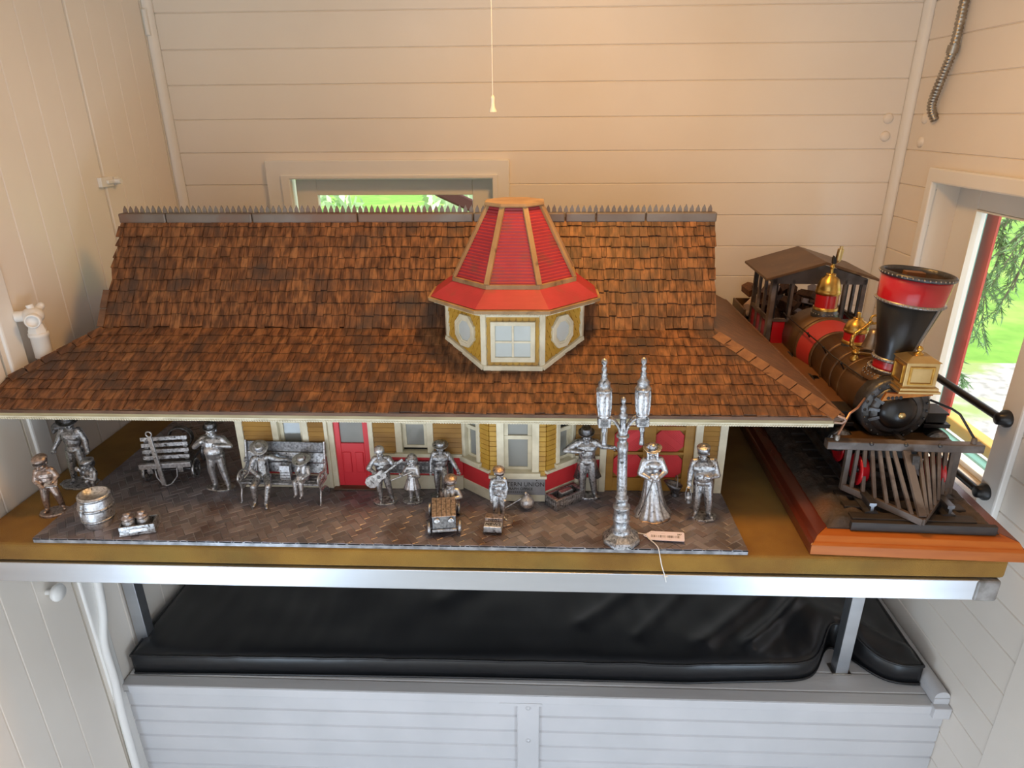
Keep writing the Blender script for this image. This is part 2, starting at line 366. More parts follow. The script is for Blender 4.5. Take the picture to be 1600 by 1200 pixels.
# guard bars across the right window
for i, (z, lb) in enumerate(((.164, 'upper black iron guard bar across the right window, level with the glass'), (-.012, 'lower black iron guard bar across the right window, just above the sill'))):
    g = thing('guard_bar', lb, 'window bar', (WR - .02, .318, z), group='window guard bars')
    x = WR - .030
    MB().tube([(x, y, z) for y in (.318, .45, .60, .72, .81)], .0085, 12).build('rod', BLACK, g)
    for y in (.316, .812):
        m = MB(); m.lathe([(.0185, 0), (.0185, .007), (.014, .011), (.0125, .022), (.005, .0235), (0, .0235)], (WR - .016, y, z), 20, RY(-90)); m.build('end_flange', BLACK, g)
# bolts in the corner
for (c, m, lb) in (((1.9143, BY, .7437), RX(90), 'upper painted bolt head on the back wall beside the right corner moulding'), ((1.9149, BY, .6986), RX(90), 'lower painted bolt head on the back wall beside the right corner moulding'),
                   ((WR, .9065, .7436), RY(-90), 'upper painted bolt head on the right wall beside the corner moulding'), ((WR, .9044, .6862), RY(-90), 'lower painted bolt head on the right wall beside the corner moulding')):
    o = MB().lathe([(.0135, 0), (.0125, .004), (.008, .007), (0, .008)], c, 18, m).build('bolt_head', WALL); tag(o, lb, 'bolt', 'painted bolt heads')
# flexible conduit
cd = thing('flexible_conduit', 'flexible metal conduit hanging down the right wall above the window', 'conduit', (WR - .014, .82, .736))
key = [Vector(p) for p in ((WR - .014, .818, 1.35), (WR - .014, .818, 1.0), (WR - .016, .8185, .90), (WR - .018, .840, .83), (WR - .017, .858, .785), (WR - .013, .860, .76), (WR - .003, .852, .738))]
def smooth_path(key, n):
    out = []
    k = [key[0]] + key + [key[-1]]
    for i in range(1, len(k) - 2):
        for j in range(n):
            t = j / n; a, b, c, d = k[i - 1], k[i], k[i + 1], k[i + 2]
            out.append(.5 * ((2 * b) + (c - a) * t + (2 * a - 5 * b + 4 * c - d) * t * t + (3 * b - a - 3 * c + d) * t ** 3))
    return out + [key[-1]]
pth = smooth_path(key, 60)
# resample evenly
res = [pth[0]]; acc = 0
for a, b in zip(pth[:-1], pth[1:]):
    acc += (b - a).length
    if acc > .0021: res.append(b); acc = 0
MB().tube(res, [.0085 if i % 3 == 0 else .0108 for i in range(len(res))], 12).build('corrugated_hose', STEEL, cd)
MB().tube([(WR - .016, .8185, .905), (WR - .0165, .8205, .888)], .013, 14).build('coupling', STEEL, cd)
# pull cord
pc = thing('pull_cord', 'thin pull cord with a small white bell-shaped end hanging before the back wall', 'pull cord', (.8775, .5, .765))
MB().cyl((.8783, .5, 1.35), (.8776, .5, .792), .0008, seg=6).build('cord', STRING, pc)
MB().lathe([(.0078, .7645), (.0072, .768), (.0045, .774), (.0038, .788), (.0045, .791), (.003, .795), (0, .797)], (.8776, .5, 0), 18).build('bell_end', WHITEP, pc)
lf = thing('ceiling_lamp', 'round ceiling lamp out of view above the table', 'lamp', (1.12, .14, CZ))
MB().lathe([(.15, CZ - .001), (.15, CZ - .03), (.143, CZ - .03), (.143, CZ - .012), (0, CZ - .012)], (1.12, .14, 0), 32).build('lamp_housing', TRIM, lf)
# steam valve on the left wall
v = thing('radiator_valve', 'white-painted pipe valve on the left wall behind the roof', 'valve', (-.043, .27, .25))
c = Vector((-.040, .272, .392))
mb = MB(); mb.ell(c, (.020, .019, .017)); mb.lathe([(.017, -.040), (.018, -.03), (.016, -.026), (.013, -.012), (.012, 0)], c, 6); mb.cyl(c, c + Vector((.002, .02, .012)), .008); mb.ell(c + Vector((.004, .022, .014)), .007)
mb.cyl(c + Vector((0, 0, .01)), c + Vector((-.002, 0, .022)), .007); mb.build('valve_body', TRIM, v, .001)
MB().lathe([(.0145, 0), (.0145, .012), (.011, .014), (.011, .011), (0, .011)], c + Vector((.008, -.012, -.006)), 20, RZ(25) @ RX(90)).build('valve_cap', TRIM, v)
MB().lathe([(.0165, -.087), (.0165, -.045), (.0185, -.043), (.0185, -.036), (.013, -.034)], c, 18).build('pipe', TRIM, v)
MB().tube([(WL + .004, .262, .392), (WL + .015, .266, .392), c], .011, 12).build('wall_stub', TRIM, v)
# cable down the left wall
o = MB().tube(smooth_path([Vector(p) for p in ((WL + .012, .256, -.05), (WL + .012, .262, -.22), (WL + .012, .252, -.33), (WL + .012, .2275, -.41), (WL + .012, .2255, -.52), (WL + .012, .214, -.66), (WL + .012, .207, -1.015))], 8), .0095, 12).build('white_pipe', TRIM)
tag(o, 'slim white-painted pipe running down the left wall beside the bench', 'pipe')
# ---------------------------------------------------------------- bench
bn = thing('wall_bench', 'built-in white bench with a panelled front below the display table', 'bench', (.95, .6, FZ))
BZ = -.5665
for y0, y1 in ((.249, .284), (.286, .345), (.347, .62), (.622, BY - .001)):
    MB().bx(WL + .003, WR - .001, y0, y1, BZ - .02, BZ).build('seat_board', SEATP, bn, .0025)
MB().bx(WL + .003, WR - .001, .249, .262, BZ - .022, BZ - .0205).build('nosing', BENCHW, bn)
MB().bx(WL + .02, WR - .04, .2475, .262, BZ - .026, BZ - .001).build('front_rail', BENCHW, bn, .002)
zl = [FZ + .001] + [-.5912 - .0515 * k for k in range(8, -1, -1)]
strips(MB(), 'x', .256, 1, WL + .003, WR - .001, zl, t=.015, c=.004, dp=.006).build('front_panel', BENCHW, bn)
MB().bx(.929, .985, .247, .26, FZ + .002, -.5935).build('stile', BENCHW, bn, .003)
MB().bx(.885, .992, .2455, .25, -.5985, -.590).build('stile_cap', BENCHW, bn, .001)
mb = MB()
for z in (-.605, -.715, -.825, -.935): mb.lathe([(.0065, 0), (.006, .002), (0, .004)], (.957, .247, z), 12, RX(90))
mb.build('bolt_heads', BENCHW, bn)
mb = MB().bx(1.932, WR - .001, .252, BY - .002, BZ + .0005, BZ + .02); mb.tube([(1.951, .255, BZ + .02), (1.951, BY - .01, BZ + .02)], .0185, 12); mb.bx(1.928, WR - .001, .236, .256, BZ - .028, BZ + .004)
mb.build('side_rail', BENCHW, bn, .002)
# ---------------------------------------------------------------- cushion
def cush_front(x):
    f = .286 + .012 * math.sin(x * 1.4)
    f += .115 * math.exp(-((x - 1.758) / .062) ** 2) + .02 * max(0, min(1, (x - 1.35) / .3))
    return f
def cush_top(x, y):
    f = cush_front(x); z = -.4935 + .004 * math.sin(x * 5 + y * 7) * min(1, (y - f) / .1)
    z += .003 * noise.noise(Vector((x * 9, y * 9, 0))) + .0022 * noise.noise(Vector((x * 30, y * 6, 2)))
    for (x0, y0, x1, y1, h, wd) in ((1.10, .42, 1.30, .62, .008, .022), (1.24, .38, 1.42, .60, .006, .018), (1.40, .36, 1.62, .56, .012, .025), (1.52, .36, 1.70, .52, .016, .02), (.72, .50, .95, .72, .006, .03), (.45, .55, .62, .75, .005, .03), (1.82, .41, 1.90, .36, .014, .02)):
        a = Vector((x0, y0)); b = Vector((x1, y1)); q = Vector((x, y)); t = max(0, min(1, (q - a).dot(b - a) / (b - a).length_squared)); d = (q - a - (b - a) * t).length
        z += h * math.exp(-(d / wd) ** 2)
    z += .035 * math.exp(-(((x - 1.70) / .07) ** 2 + ((y - .47) / .09) ** 2)) + .02 * math.exp(-(((x - 1.80) / .05) ** 2 + ((y - .43) / .06) ** 2))
    e = min((y - f), .95 - y, x + .052, 1.928 - x)
    return z - .012 * math.exp(-max(0, e) / .012)
cu = thing('bench_cushion', 'long black vinyl bench cushion with piped edges lying on the bench', 'cushion', (.93, .6, BZ))
nx, ny = 240, 60
mb = MB(); vs = []; fs = []; ts = [(j / ny) ** 1.6 for j in range(ny + 1)]
xs = [-.052 + 1.98 * i / nx for i in range(nx + 1)]
for x in xs:
    f = cush_front(x)
    for t in ts: y = f + t * (.95 - f); vs.append((x, y, cush_top(x, y)))
for i in range(nx):
    for j in range(ny): a = i * (ny + 1) + j; fs.append((a, a + ny + 1, a + ny + 2, a + 1))
ring = [i * (ny + 1) for i in range(nx + 1)] + [nx * (ny + 1) + j for j in range(1, ny + 1)] + [i * (ny + 1) + ny for i in range(nx - 1, -1, -1)] + [j for j in range(ny - 1, 0, -1)]
b0 = len(vs); cx_, cy_ = .93, .6
mid = []; low = []
for k in ring:
    p = Vector(vs[k]); mid.append((p.x, p.y, (p.z + BZ) / 2))
    low.append((p.x, p.y, BZ + .0005))
vs += mid + low; n = len(ring)
for k in range(n):
    q = (k + 1) % n
    fs.append((ring[k], b0 + k, b0 + q, ring[q])); fs.append((b0 + k, b0 + n + k, b0 + n + q, b0 + q))
fs.append(tuple(b0 + n + k for k in range(n)))
mb.add(vs, fs, True); mb.build('cushion_body', VINYL, cu)
pts = [Vector(vs[k]) + Vector((0, -.001, .0005)) for k in ring]
MB().tube(pts, .0035, 6, closed=True).build('top_piping', VINYL, cu)
MB().tube([Vector((p.x, p.y, BZ + .006)) for p in pts], .0035, 6, closed=True).build('bottom_piping', VINYL, cu)
# ---------------------------------------------------------------- display table
tb = thing('display_table', 'long display table topped with ochre felt and edged with an aluminium strip', 'table', (.9, .5, BZ))
mb = MB().bx(WL + .004, 1.791, 0, .95, .0005, .04); mb.build('felt_top', FELT, tb, .007, seg=3)
MB().bx(WL + .004, 1.772, -.004, .95, -.0425, 0).build('edge_strip', ALU, tb, .0015)
mb = MB().bx(1.742, 1.784, -.0065, .03, -.0435, .0003); mb.build('corner_cap', PLAST, tb, .005, seg=3)
for x, y in ((1.752, .3565), (-.052, .3565)):
    MB().bx(x - .0155, x + .0155, y - .0155, y + .0155, BZ + .0003, -.0426).build('leg', ALU, tb, .0015)
mb = MB()
for x in (1.752,): mb.bx(x - .024, x + .024, .338, .375, BZ + .0002, BZ + .004)
mb.build('leg_foot', STEEL, tb, .001)
# ---------------------------------------------------------------- outdoors
GRASS = mat('grass', (.20, .42, .05), .9, c2=(.14, .32, .035), nscale=3, ndet=8, c3=(.30, .46, .09), n3=.8)
GRAV = mat('gravel', (.55, .53, .50), .9, c2=(.30, .30, .27), nscale=9, ndet=8, c3=(.28, .36, .12), n3=1.6, lo3=.52, hi3=.66)
struct(MB().bx(-14, 40, -1.2, 40, -2.1, -2.0).build('ground', GRASS)); struct(MB().bx(-14, 40, -20, -1.2, -2.1, -2.005).build('ground_gravel', GRAV))
mb = MB(); pts = [(2.6 + .35 * math.sin(i * .7), -3 + i * .8) for i in range(13)] + [(9.6 + .5 * math.sin(i * 1.1), 6.6 - i * .8) for i in range(13)]
struct(mb.prism(pts, -1.999, -1.99, 'z').build('gravel_path', GRAV))
NEED = mat('conifer_needles', (.16, .32, .13), .7, c2=(.24, .42, .18), nscale=12); BARK = mat('branch_bark', (.22, .19, .15), .8); LEAF = mat('bright_leaves', (.24, .46, .12), .6, c2=(.55, .72, .42), nscale=4)
LEAF2 = mat('pale_leaves', (.38, .62, .26), .6, c2=(.75, .85, .62), nscale=3)
def conifer(base, dirs, label, dens=46):
    t = thing('conifer_branch', label, 'branch', base); tw = MB(); nd = MB()
    def spray(a, b, r, lvl):
        a = Vector(a); b = Vector(b); tw.tube([a, (a + b) / 2 + Vector((0, 0, -.02 * (b - a).length)), b], [r, r * .8, r * .4], 5)
        L = (b - a).length
        if lvl == 0:
            n = int(L * 260)
            for i in range(n):
                p = a.lerp(b, i / n); d = (b - a).normalized(); s = Vector((random.uniform(-1, 1), random.uniform(-1, 1), random.uniform(-.7, .5)))
                e = p + (d * .6 + s).normalized() * random.uniform(.02, .04); wv = d.cross(s).normalized() * .0030
                nd.add([p - wv, p + wv, e], [(0, 1, 2)])
        else:
            for i in range(9 if lvl == 1 else 7):
                f = .15 + .85 * i / 8; p = a.lerp(b, min(1, f)); d = (b - a).normalized(); s = Vector((random.uniform(-1, 1), random.uniform(-1, 1), random.uniform(-1.1, .1))).normalized()
                spray(p, p + (d * .55 + s * .8).normalized() * L * random.uniform(.28, .5), r * .5, lvl - 1)
    for a, b in dirs: spray(a, b, .006, 2)
    tw.build('twigs', BARK, t); nd.build('needles', NEED, t, kind='stuff')
    return t
conifer((2.9, 1.6, .6), [((2.92, 1.55, .56), (2.72, 1.86, .04)), ((2.9, 1.95, .52), (2.74, 1.90, .20)), ((2.88, 1.66, .48), (2.80, 1.60, .12)), ((2.76, 1.84, .10), (2.70, 1.80, -.32)), ((2.85, 1.78, .46), (2.8, 1.76, .25))], 'drooping conifer branch outside the right window')
def bush(name, loc, rad, n, lm, label):
    t = thing(name, label, 'shrub', loc); mb = MB(); st = MB()
    for i in range(n):
        d = Vector((random.gauss(0, 1), random.gauss(0, 1), random.gauss(0, 1))).normalized() * random.uniform(.7, 1.05)
        p = Vector(loc) + Vector((d.x * rad[0], d.y * rad[1], rad[2] + d.z * rad[2])); q = Vector((random.uniform(-1, 1), random.uniform(-1, 1), random.uniform(-1.3, .3))).normalized(); s = q.cross(Vector((random.uniform(-1, 1), 1, .3))).normalized()
        L = random.uniform(.06, .13); mb.add([p, p + q * L * .5 + s * L * .22, p + q * L, p + q * L * .5 - s * L * .22], [(0, 1, 2, 3)])
    for i in range(8): st.tube([Vector(loc), Vector(loc) + Vector((random.uniform(-.6, .6) * rad[0], random.uniform(-.6, .6) * rad[1], rad[2] * 1.6))], [.03, .01], 5)
    mb.build('foliage', lm, t, kind='stuff'); st.build('stems', BARK, t)
bush('leafy_shrub', (-.58, 3.5, -2.0), (.54, .5, 1.27), 3000, LEAF2, 'pale leafy shrub outside the back window, on the left')
bush('leafy_shrub', (.58, 3.6, -2.0), (.5, .5, 1.3), 3000, LEAF2, 'brighter green shrub outside the back window, on the right')
EAVE = mat('dark_red_eave', (.09, .025, .02), .6)
sh = thing('shed_eave', 'dark red sloping eave end seen through the back window', 'eave', (.72, 2.15, -2.0))
MB().bar((.52, 2.08, .455), (.74, 2.16, .34), .06, .055).build('eave_board', EAVE, sh, bevel=.008); MB().bx(.69, .75, 2.12, 2.18, -2.0, .35).build('post', EAVE, sh)
# ---------------------------------------------------------------- station
def clip_poly(poly, x0, x1, y0, y1):
    for ax, val, keep in ((0, x0, 1), (0, x1, -1), (1, y0, 1), (1, y1, -1)):
        out = []
        for i in range(len(poly)):
            a = poly[i]; b = poly[(i + 1) % len(poly)]; da = (a[ax] - val) * keep; db = (b[ax] - val) * keep
            if da >= 0: out.append(a)
            if da * db < 0:
                t = da / (da - db); out.append((a[0] + (b[0] - a[0]) * t, a[1] + (b[1] - a[1]) * t))
        poly = out
        if len(poly) < 3: return []
    return poly
pf = thing('station_platform', 'herringbone brick platform slab that the model station stands on', 'platform', (.70, .1, .04))
PX0, PX1, PY0, PYR, PYL = .057, 1.344, .0028, .262, .58
mb = MB(); mb.prism([(PX0, PY0), (PX1, PY0), (PX1 + .001, PYR), (.378, PYR), (.378, PYL), (PX0, PYL)], .0403, .0492, 'z'); mb.build('slab', SLAB, pf)
mb = MB(); W_ = .0138; ca, sa = math.cos(R(36)), math.sin(R(36)); g = .00055
for i in range(-110, 160):
    for j in range(-160, 110):
        t = (i - j) % 4
        if t == 0: r = (i, j, i + 2, j + 1)
        elif t == 3: r = (i, j, i + 1, j + 2)
        else: continue
        px = [(r[0] * W_ + g, r[1] * W_ + g), (r[2] * W_ - g, r[1] * W_ + g), (r[2] * W_ - g, r[3] * W_ - g), (r[0] * W_ + g, r[3] * W_ - g)]
        q = [(.7 + ca * a - sa * b, .1 + sa * a + ca * b) for a, b in px]
        cx, cy = sum(a for a, b in q) / 4, sum(b for a, b in q) / 4
        if cy > PYL + .03 or cx < PX0 - .03 or cx > PX1 + .03 or cy < PY0 - .03: continue
        if cx > .378: q = clip_poly(q, PX0, PX1, PY0, PYR)
        else: q = clip_poly(q, PX0, PX1, PY0, PYL)
        if len(q) < 3: continue
        cx, cy = sum(a for a, b in q) / len(q), sum(b for a, b in q) / len(q)
        tx, ty, h = random.uniform(-.045, .045), random.uniform(-.045, .045), random.uniform(.0498, .0506)
        top = [(cx + (a - cx) * .91, cy + (b - cy) * .91) for a, b in q]
        vs = [(a, b, .047) for a, b in q] + [(a, b, h - .0006 + tx * (a - cx) + ty * (b - cy)) for a, b in q] + [(a, b, h + tx * (a - cx) + ty * (b - cy)) for a, b in top]
        n = len(q); fs = [tuple(range(2 * n, 3 * n))]
        for k in range(n): m_ = (k + 1) % n; fs += [(k, m_, n + m_, n + k), (n + k, n + m_, 2 * n + m_, 2 * n + k)]
        mb.add(vs, fs)
mb.build('brick_paving', BRICK, pf)
ZP = .0506
st = thing('model_station', 'model railway depot with a brown shingle roof, red cupola and ochre clapboard front', 'model building', (.86, .55, ZP))
YW = .195; ZT = .262
# --- core and clapboard
MB().bx(.376, 1.340, .212, .90, ZP, .262).build('wall_core', DARK, st)
def clap(mb, x0, x1, z0, z1, y=YW, m=None, pitch=.0105, t=.0034, d=.012, gap=.0022):
    z = z0
    while z < z1 - .001:
        zz = min(z + pitch, z1)
        poly = [(y + d, z), (y - t, z), (y, zz - gap), (y + d, zz - gap)]
        mb.prism(poly, x0, x1, 'x', m=m); z = zz
    return mb
WT, WB = .126, .082   # wainscot band
for x0, x1 in ((.388, .446), (.519, .551), (.648, .693), (.769, .825), (1.050, 1.098), (1.296, 1.328)):
    z0 = WT if x0 < 1.2 else ZP + .001
    clap(MB(), x0, x1, z0, ZT).build('clapboard_panel', OCHRE, st)
def cbx(name, m_, *boxes, bev=.0008, par=None):
    mb = MB()
    for b in boxes: mb.bx(*b)
    return mb.build(name, m_, par or st, bev)
for x0, x1 in ((.374, .388), (1.098, 1.111), (1.2815, 1.296), (1.328, 1.343)): cbx('corner_post', CREAM, (x0, x1, YW - .005, YW + .017, ZP, ZT))
for x0, x1 in ((.388, .551), (.648, .825), (1.050, 1.098)):
    cbx('wainscot_panel', REDW, (x0, x1, YW, YW + .017, WB - .002, WT + .001))
    cbx('chair_rail', CREAM, (x0, x1, YW - .005, YW + .012, WT - .002, WT + .0055))
    cbx('baseboard_trim', CREAM, (x0, x1, YW - .004, YW + .016, ZP + .0002, WB))
def window(x0, x1, z0, z1, y, par, xf=None, open_=0, top=PANE, dark=False, ws=1.0):
    """casing outer x0..x1, sill top z0, head z1, local plane y; xf transforms to the wall"""
    m = xf or Matrix.Identity(4); w_ = (x1 - x0); c = w_ * .17; s = w_ * .10
    f = MB(m).bx(x0, x0 + c, y - .004, y + .014, z0, z1).bx(x1 - c, x1, y - .004, y + .014, z0, z1).build('window', CREAM, par, .0008)
    zm = z0 + (z1 - z0) * .5
    a, b = x0 + c, x1 - c
    # upper sash
    MB(m).bx(a, a + s, y + .003, y + .010, zm, z1).bx(b - s, b, y + .003, y + .010, zm, z1).bx(a, b, y + .002, y + .010, zm - .004, zm + .004).build('upper_sash', CREAM, f, .0005)
    MB(m).bx(a + s, b - s, y + .006, y + .008, zm + .004, z1).build('upper_pane', DARK if dark else PANE, f)  # when dark: flat black sheet in place of the unlit room behind an open sash
    zl = z0 + open_
    MB(m).bx(a, a + s, y + .007, y + .013, zl, zm).bx(b - s, b, y + .007, y + .013, zl, zm).bx(a, b, y + .007, y + .013, zl, zl + .006).build('lower_sash', CREAM, f, .0005)
    MB(m).bx(a + s, b - s, y + .0095, y + .0115, zl + .006, zm - .003).build('lower_pane', top, f)
    MB(m).bx(x0 - .003, x1 + .003, y - .009, y + .014, z0 - .008, z0).build('window_sill', CREAM, f, .0008)
    return f
window(.446, .519, WT + .008, ZT, YW, st)
window(.693, .769, WT + .008, ZT, YW, st, open_=.006)
# --- red passenger door
cbx('door_casing', CREAM, (.551, .558, YW - .005, YW + .014, ZP, ZT), (.558, .569, YW - .001, YW + .014, ZP, ZT), (.638, .642, YW - .001, YW + .014, ZP, ZT), (.642, .649, YW - .005, YW + .014, ZP, ZT))
dr = MB().bx(.569, .580, YW + .003, YW + .013, ZP + .002, ZT).bx(.627, .638, YW + .003, YW + .013, ZP + .002, ZT).bx(.580, .627, YW + .003, YW + .013, ZP + .002, .150).build('door', REDD, st, .0008)
MB().bx(.580, .627, YW + .007, YW + .009, .150, ZT).build('door_glass', PANE, dr)
for x in (.582, .607): 
    MB().bx(x, x + .017, YW + .0005, YW + .005, .084, .131).build('door_panel', REDD, dr, .002)
cbx('door_step', ROOFW, (.56, .648, YW - .012, YW + .012, ZP, ZP + .003))
# --- freight door
gd = cbx('freight_door', OCHRE, (1.111, 1.2815, YW + .008, YW + .015, ZP, ZT))
mb = MB()
for x0, x1 in ((1.111, 1.126), (1.183, 1.2065), (1.2625, 1.2815)): mb.bx(x0, x1, YW, YW + .010, ZP, ZT)
for z0, z1 in ((ZP, .080), (.1325, .139), (.1865, .195), (.245, ZT)): mb.bx(1.111, 1.2815, YW + .001, YW + .010, z0, z1)
mb.build('door_frame', OCHRE, gd, .0008)
for x0, x1 in ((1.1265, 1.1825), (1.207, 1.262)):
    for z0, z1 in ((.081, .132), (.1395, .186), (.1955, .245)):
        mb = MB(); k = .011; y = YW + .004
        oc = [(x0 + k, z0), (x1 - k, z0), (x1, z0 + k), (x1, z1 - k), (x1 - k, z1), (x0 + k, z1), (x0, z1 - k), (x0, z0 + k)]
        mb.prism(oc, y, y + .006, 'y')
        for q in range(-14, 16):
            c0 = (x0 + x1) / 2 + q * .005; sg = 1 if x0 > 1.2 else -1
            pr_ = clip_poly([(c0 - .03 * sg, z1), (c0 - .03 * sg + .003, z1), (c0 + .03 * sg + .003, z0), (c0 + .03 * sg, z0)], x0 + .002, x1 - .002, z0 + .002, z1 - .002)
            # keep inside the cut corners
            if len(pr_) >= 3 and all(abs(px - (x0 + x1) / 2) + abs(pz - (z0 + z1) / 2) < (x1 - x0) / 2 + (z1 - z0) / 2 - k for px, pz in pr_): mb.prism(pr_, y - .0006, y + .001, 'y')
        mb.build('door_panel', REDW, gd)
# --- name board under the second window
sb = cbx('sign_board', PEWD, (.6695, .806, YW - .004, YW, .0885, .1155))
MB().bx(.6695, .806, YW - .0065, YW - .003, .1135, .1155).bx(.6695, .806, YW - .0065, YW - .003, .0885, .0905).bx(.804, .806, YW - .0065, YW - .003, .0885, .1155).bx(.6695, .6715, YW - .0065, YW - .003, .0885, .1155).bx(.780, .7815, YW - .0065, YW - .003, .0905, .1135).build('sign_border', PEW, sb)
mb = MB(); random.seed(3)
for i in range(12): mb.bx(.68 + i * .0078, .6845 + i * .0078, YW - .0052, YW - .0035, .097, .104 + random.uniform(0, .004))
mb.build('raised_marks', PEW, sb)
# --- bay window
BX0, BX1, BYF = .8825, .9915, .150
bl, br_ = (.824, .199), (1.052, .199)
bay = thing_part = MB().prism([(BX0 + .007, BYF + .0145), (BX1 - .007, BYF + .0145), (br_[0] - .016, .215), (bl[0] + .016, .215)], ZP, ZT, 'z').build('bay', DARK, st)
def frame(a, b):
    a = Vector((*a, 0)); b = Vector((*b, 0)); d = (b - a).normalized(); n = Vector((-d.y, d.x, 0))
    m = Matrix(((d.x, n.x, 0, a.x), (d.y, n.y, 0, a.y), (0, 0, 1, 0), (0, 0, 0, 1))); return m, (b - a).length
for k, (a, b) in enumerate(((bl, (BX0, BYF)), ((BX0, BYF), (BX1, BYF)), ((BX1, BYF), br_))):
    m, L_ = frame(a, b)
    zt, zb = (.1085, .068) if k == 1 else (.1145, .074)
    if k == 1: zt = .104
    MB(m).bx(0, L_, 0, .010, ZP + .0002, zb).build('bay_base', CREAM, bay, .0006)
    if k != 1: MB(m).bx(0, L_, .0015, .010, zb, zt).build('bay_wainscot', REDW, bay)
    else: MB(m).bx(0, L_, .002, .010, zb, zt).build('bay_wainscot', REDW, bay)
    MB(m).bx(-.002, L_ + .002, -.006, .010, zt, zt + .006).build('bay_sill', CREAM, bay, .0008)
    if k == 1: x0, x1 = .0145, L_ - .0135
    elif k == 0: x0, x1 = .004, L_ - .024
    else: x0, x1 = .024, L_ - .006
    window(x0, x1, zt + .014, ZT, 0, bay, m, dark=(k == 2), top=PANE)
    for c0, c1 in ((.001, x0), (x1, L_ - .001)):
        if c1 - c0 > .006:
            mbs = MB(m); clap(mbs, c0, c1, zt + .006, ZT, 0, d=.008, t=.0012, gap=.0016); mbs.build('bay_clapboard', OCHREY, bay)
sg_ = MB().bx(BX0 + .008, BX1 - .001, BYF - .004, BYF + .001, .068, .1035).build('telegraph_sign', SIGN, st, .0006)
xm = (BX0 + BX1) / 2 + .003
text('WESTERN UNION', .0128, T(xm, BYF - .0041, .0915) @ RX(90), INK, sg_, sx=.95)
text('TELEGRAPH OFFICE', .0078, T(xm - .008, BYF - .0041, .0815) @ RX(90), INK, sg_)
mb = MB()
for x in (BX0 + .02, BX1 - .018): mb.lathe([(.0012, 0), (0, .0006)], (x, BYF - .004, .1005), 8, RX(90))
for i in range(9): mb.bx(xm - .026 + i * .0042, xm - .0230 + i * .0042, BYF - .0044, BYF - .0038, .0735, .0752)
mb.build('sign_marks', INK, sg_)
# --- roof geometry
EY, EZ, MY, MZ, RY_, RZ_ = .125, .254, .33, .35, .47, .556
XL = WL + .006
def lin(a, b, t): return a + (b - a) * t
HR0, HR1 = 1.522, 1.334           # right hip: eave x, break x
HL0, HL1 = -.135, .057
def low_z(y): return EZ + (MZ - EZ) * (y - EY) / (MY - EY)
rf = MB()
# solid lower roof (front slope, right slope, left slope) as a thick shell
yb = .94
def shell(mb, pts, th):
    n = len(pts); vs = [Vector(p) for p in pts] + [Vector(p) - Vector((0, 0, th)) for p in pts]
    mb.add(vs, [tuple(range(n)), tuple(range(n, 2 * n))[::-1]] + [(i, n + i, n + (i + 1) % n, (i + 1) % n) for i in range(n)])
tl = (XL - HL1) / (HL0 - HL1); yl = MY + (EY - MY) * tl; zl_ = MZ + (EZ - MZ) * tl
shell(rf, [(XL, EY, EZ), (HR0, EY, EZ), (HR1, MY, MZ), (HL1, MY, MZ), (XL, yl, zl_)], .012)
rf.build('lower_roof', ROOFW, st)
for q in ([(HR0, EY, EZ), (HR0, yb, EZ), (HR1, yb, MZ), (HR1, MY, MZ)], [(XL, yl, zl_), (HL1, MY, MZ), (HL1, yb, MZ), (XL, yb, zl_)]):
    rs = MB(); shell(rs, q, .012); rs.build('side_roof', ROOFW, st)
# upper roof: solid gable prism
UL, UR, UL2, UR2 = .058, 1.333, .064, 1.347
g_ = MB(); ry2 = RY_ * 2 - MY + .002
n1 = [(UL, MY, MZ - .012), (UL2, RY_, RZ_ - .003), (UL, ry2, MZ - .012)]; n2 = [(UR, MY, MZ - .012), (UR2, RY_, RZ_ - .003), (UR, ry2, MZ - .012)]
g_.add(n1 + n2, [(0, 1, 2), (3, 5, 4), (0, 3, 4, 1), (1, 4, 5, 2), (0, 2, 5, 3)]); g_.build('upper_roof', ROOFW, st)
def shingles(mb, fn, rows, umin, umax, wl, wh, thick=.0026, over=1.12, jit=.08, clipf=None):
    """fn(u,v)->(point), v in row units; umin/umax functions of v"""
    for r in range(rows):
        va = r; vb = min(rows, r + over); u = umin(va) - random.uniform(0, wl); top = umax(va)
        while u < top:
            wd = random.uniform(wl, wh); j = random.uniform(-jit, jit); e = thick * random.uniform(.7, 1.4)
            q = []
            for uu, vv in ((u + .0004, va + j), (u + wd - .0004, va + j + random.uniform(-.05, .05)), (u + wd - .0004, vb), (u + .0004, vb)):
                q.append((min(max(uu, umin(vv)), umax(vv)), max(-.15, vv)))
            if q[1][0] - q[0][0] > .001 or q[2][0] - q[3][0] > .001:
                n_ = fn(0, 0, 1) 
                P = [fn(a, b) for a, b in q]; hs = (e, e, .0003, .0003); up_ = [p + n_ * h for p, h in zip(P, hs)]
                mb.add([*P, *up_], [(4, 5, 6, 7), (0, 1, 5, 4), (0, 4, 7, 3), (1, 2, 6, 5)])
            u += wd
    return mb
random.seed(11)
def plane(y0, z0, y1, z1, rows, x_of=None):
    d = Vector((0, y1 - y0, z1 - z0)); n_ = Vector((0, -(z1 - z0), y1 - y0)).normalized()
    def fn(u, v, nrm=0):
        if nrm: return n_
        return Vector((u, y0, z0)) + d * (v / rows) + n_ * .0004
    return fn
nl = 9
fl = plane(EY - .003, EZ - .0015, MY, MZ, nl)
def lmin(v):
    t = v / nl
    return max(XL, lin(HL0, HL1, t))
def lmax(v): return lin(HR0 - .01, HR1 - .004, v / nl)
shingles(MB(), fl, nl, lmin, lmax, .013, .024, jit=.07).build('lower_shingles', SHING, st, fix=False)
nu = 10
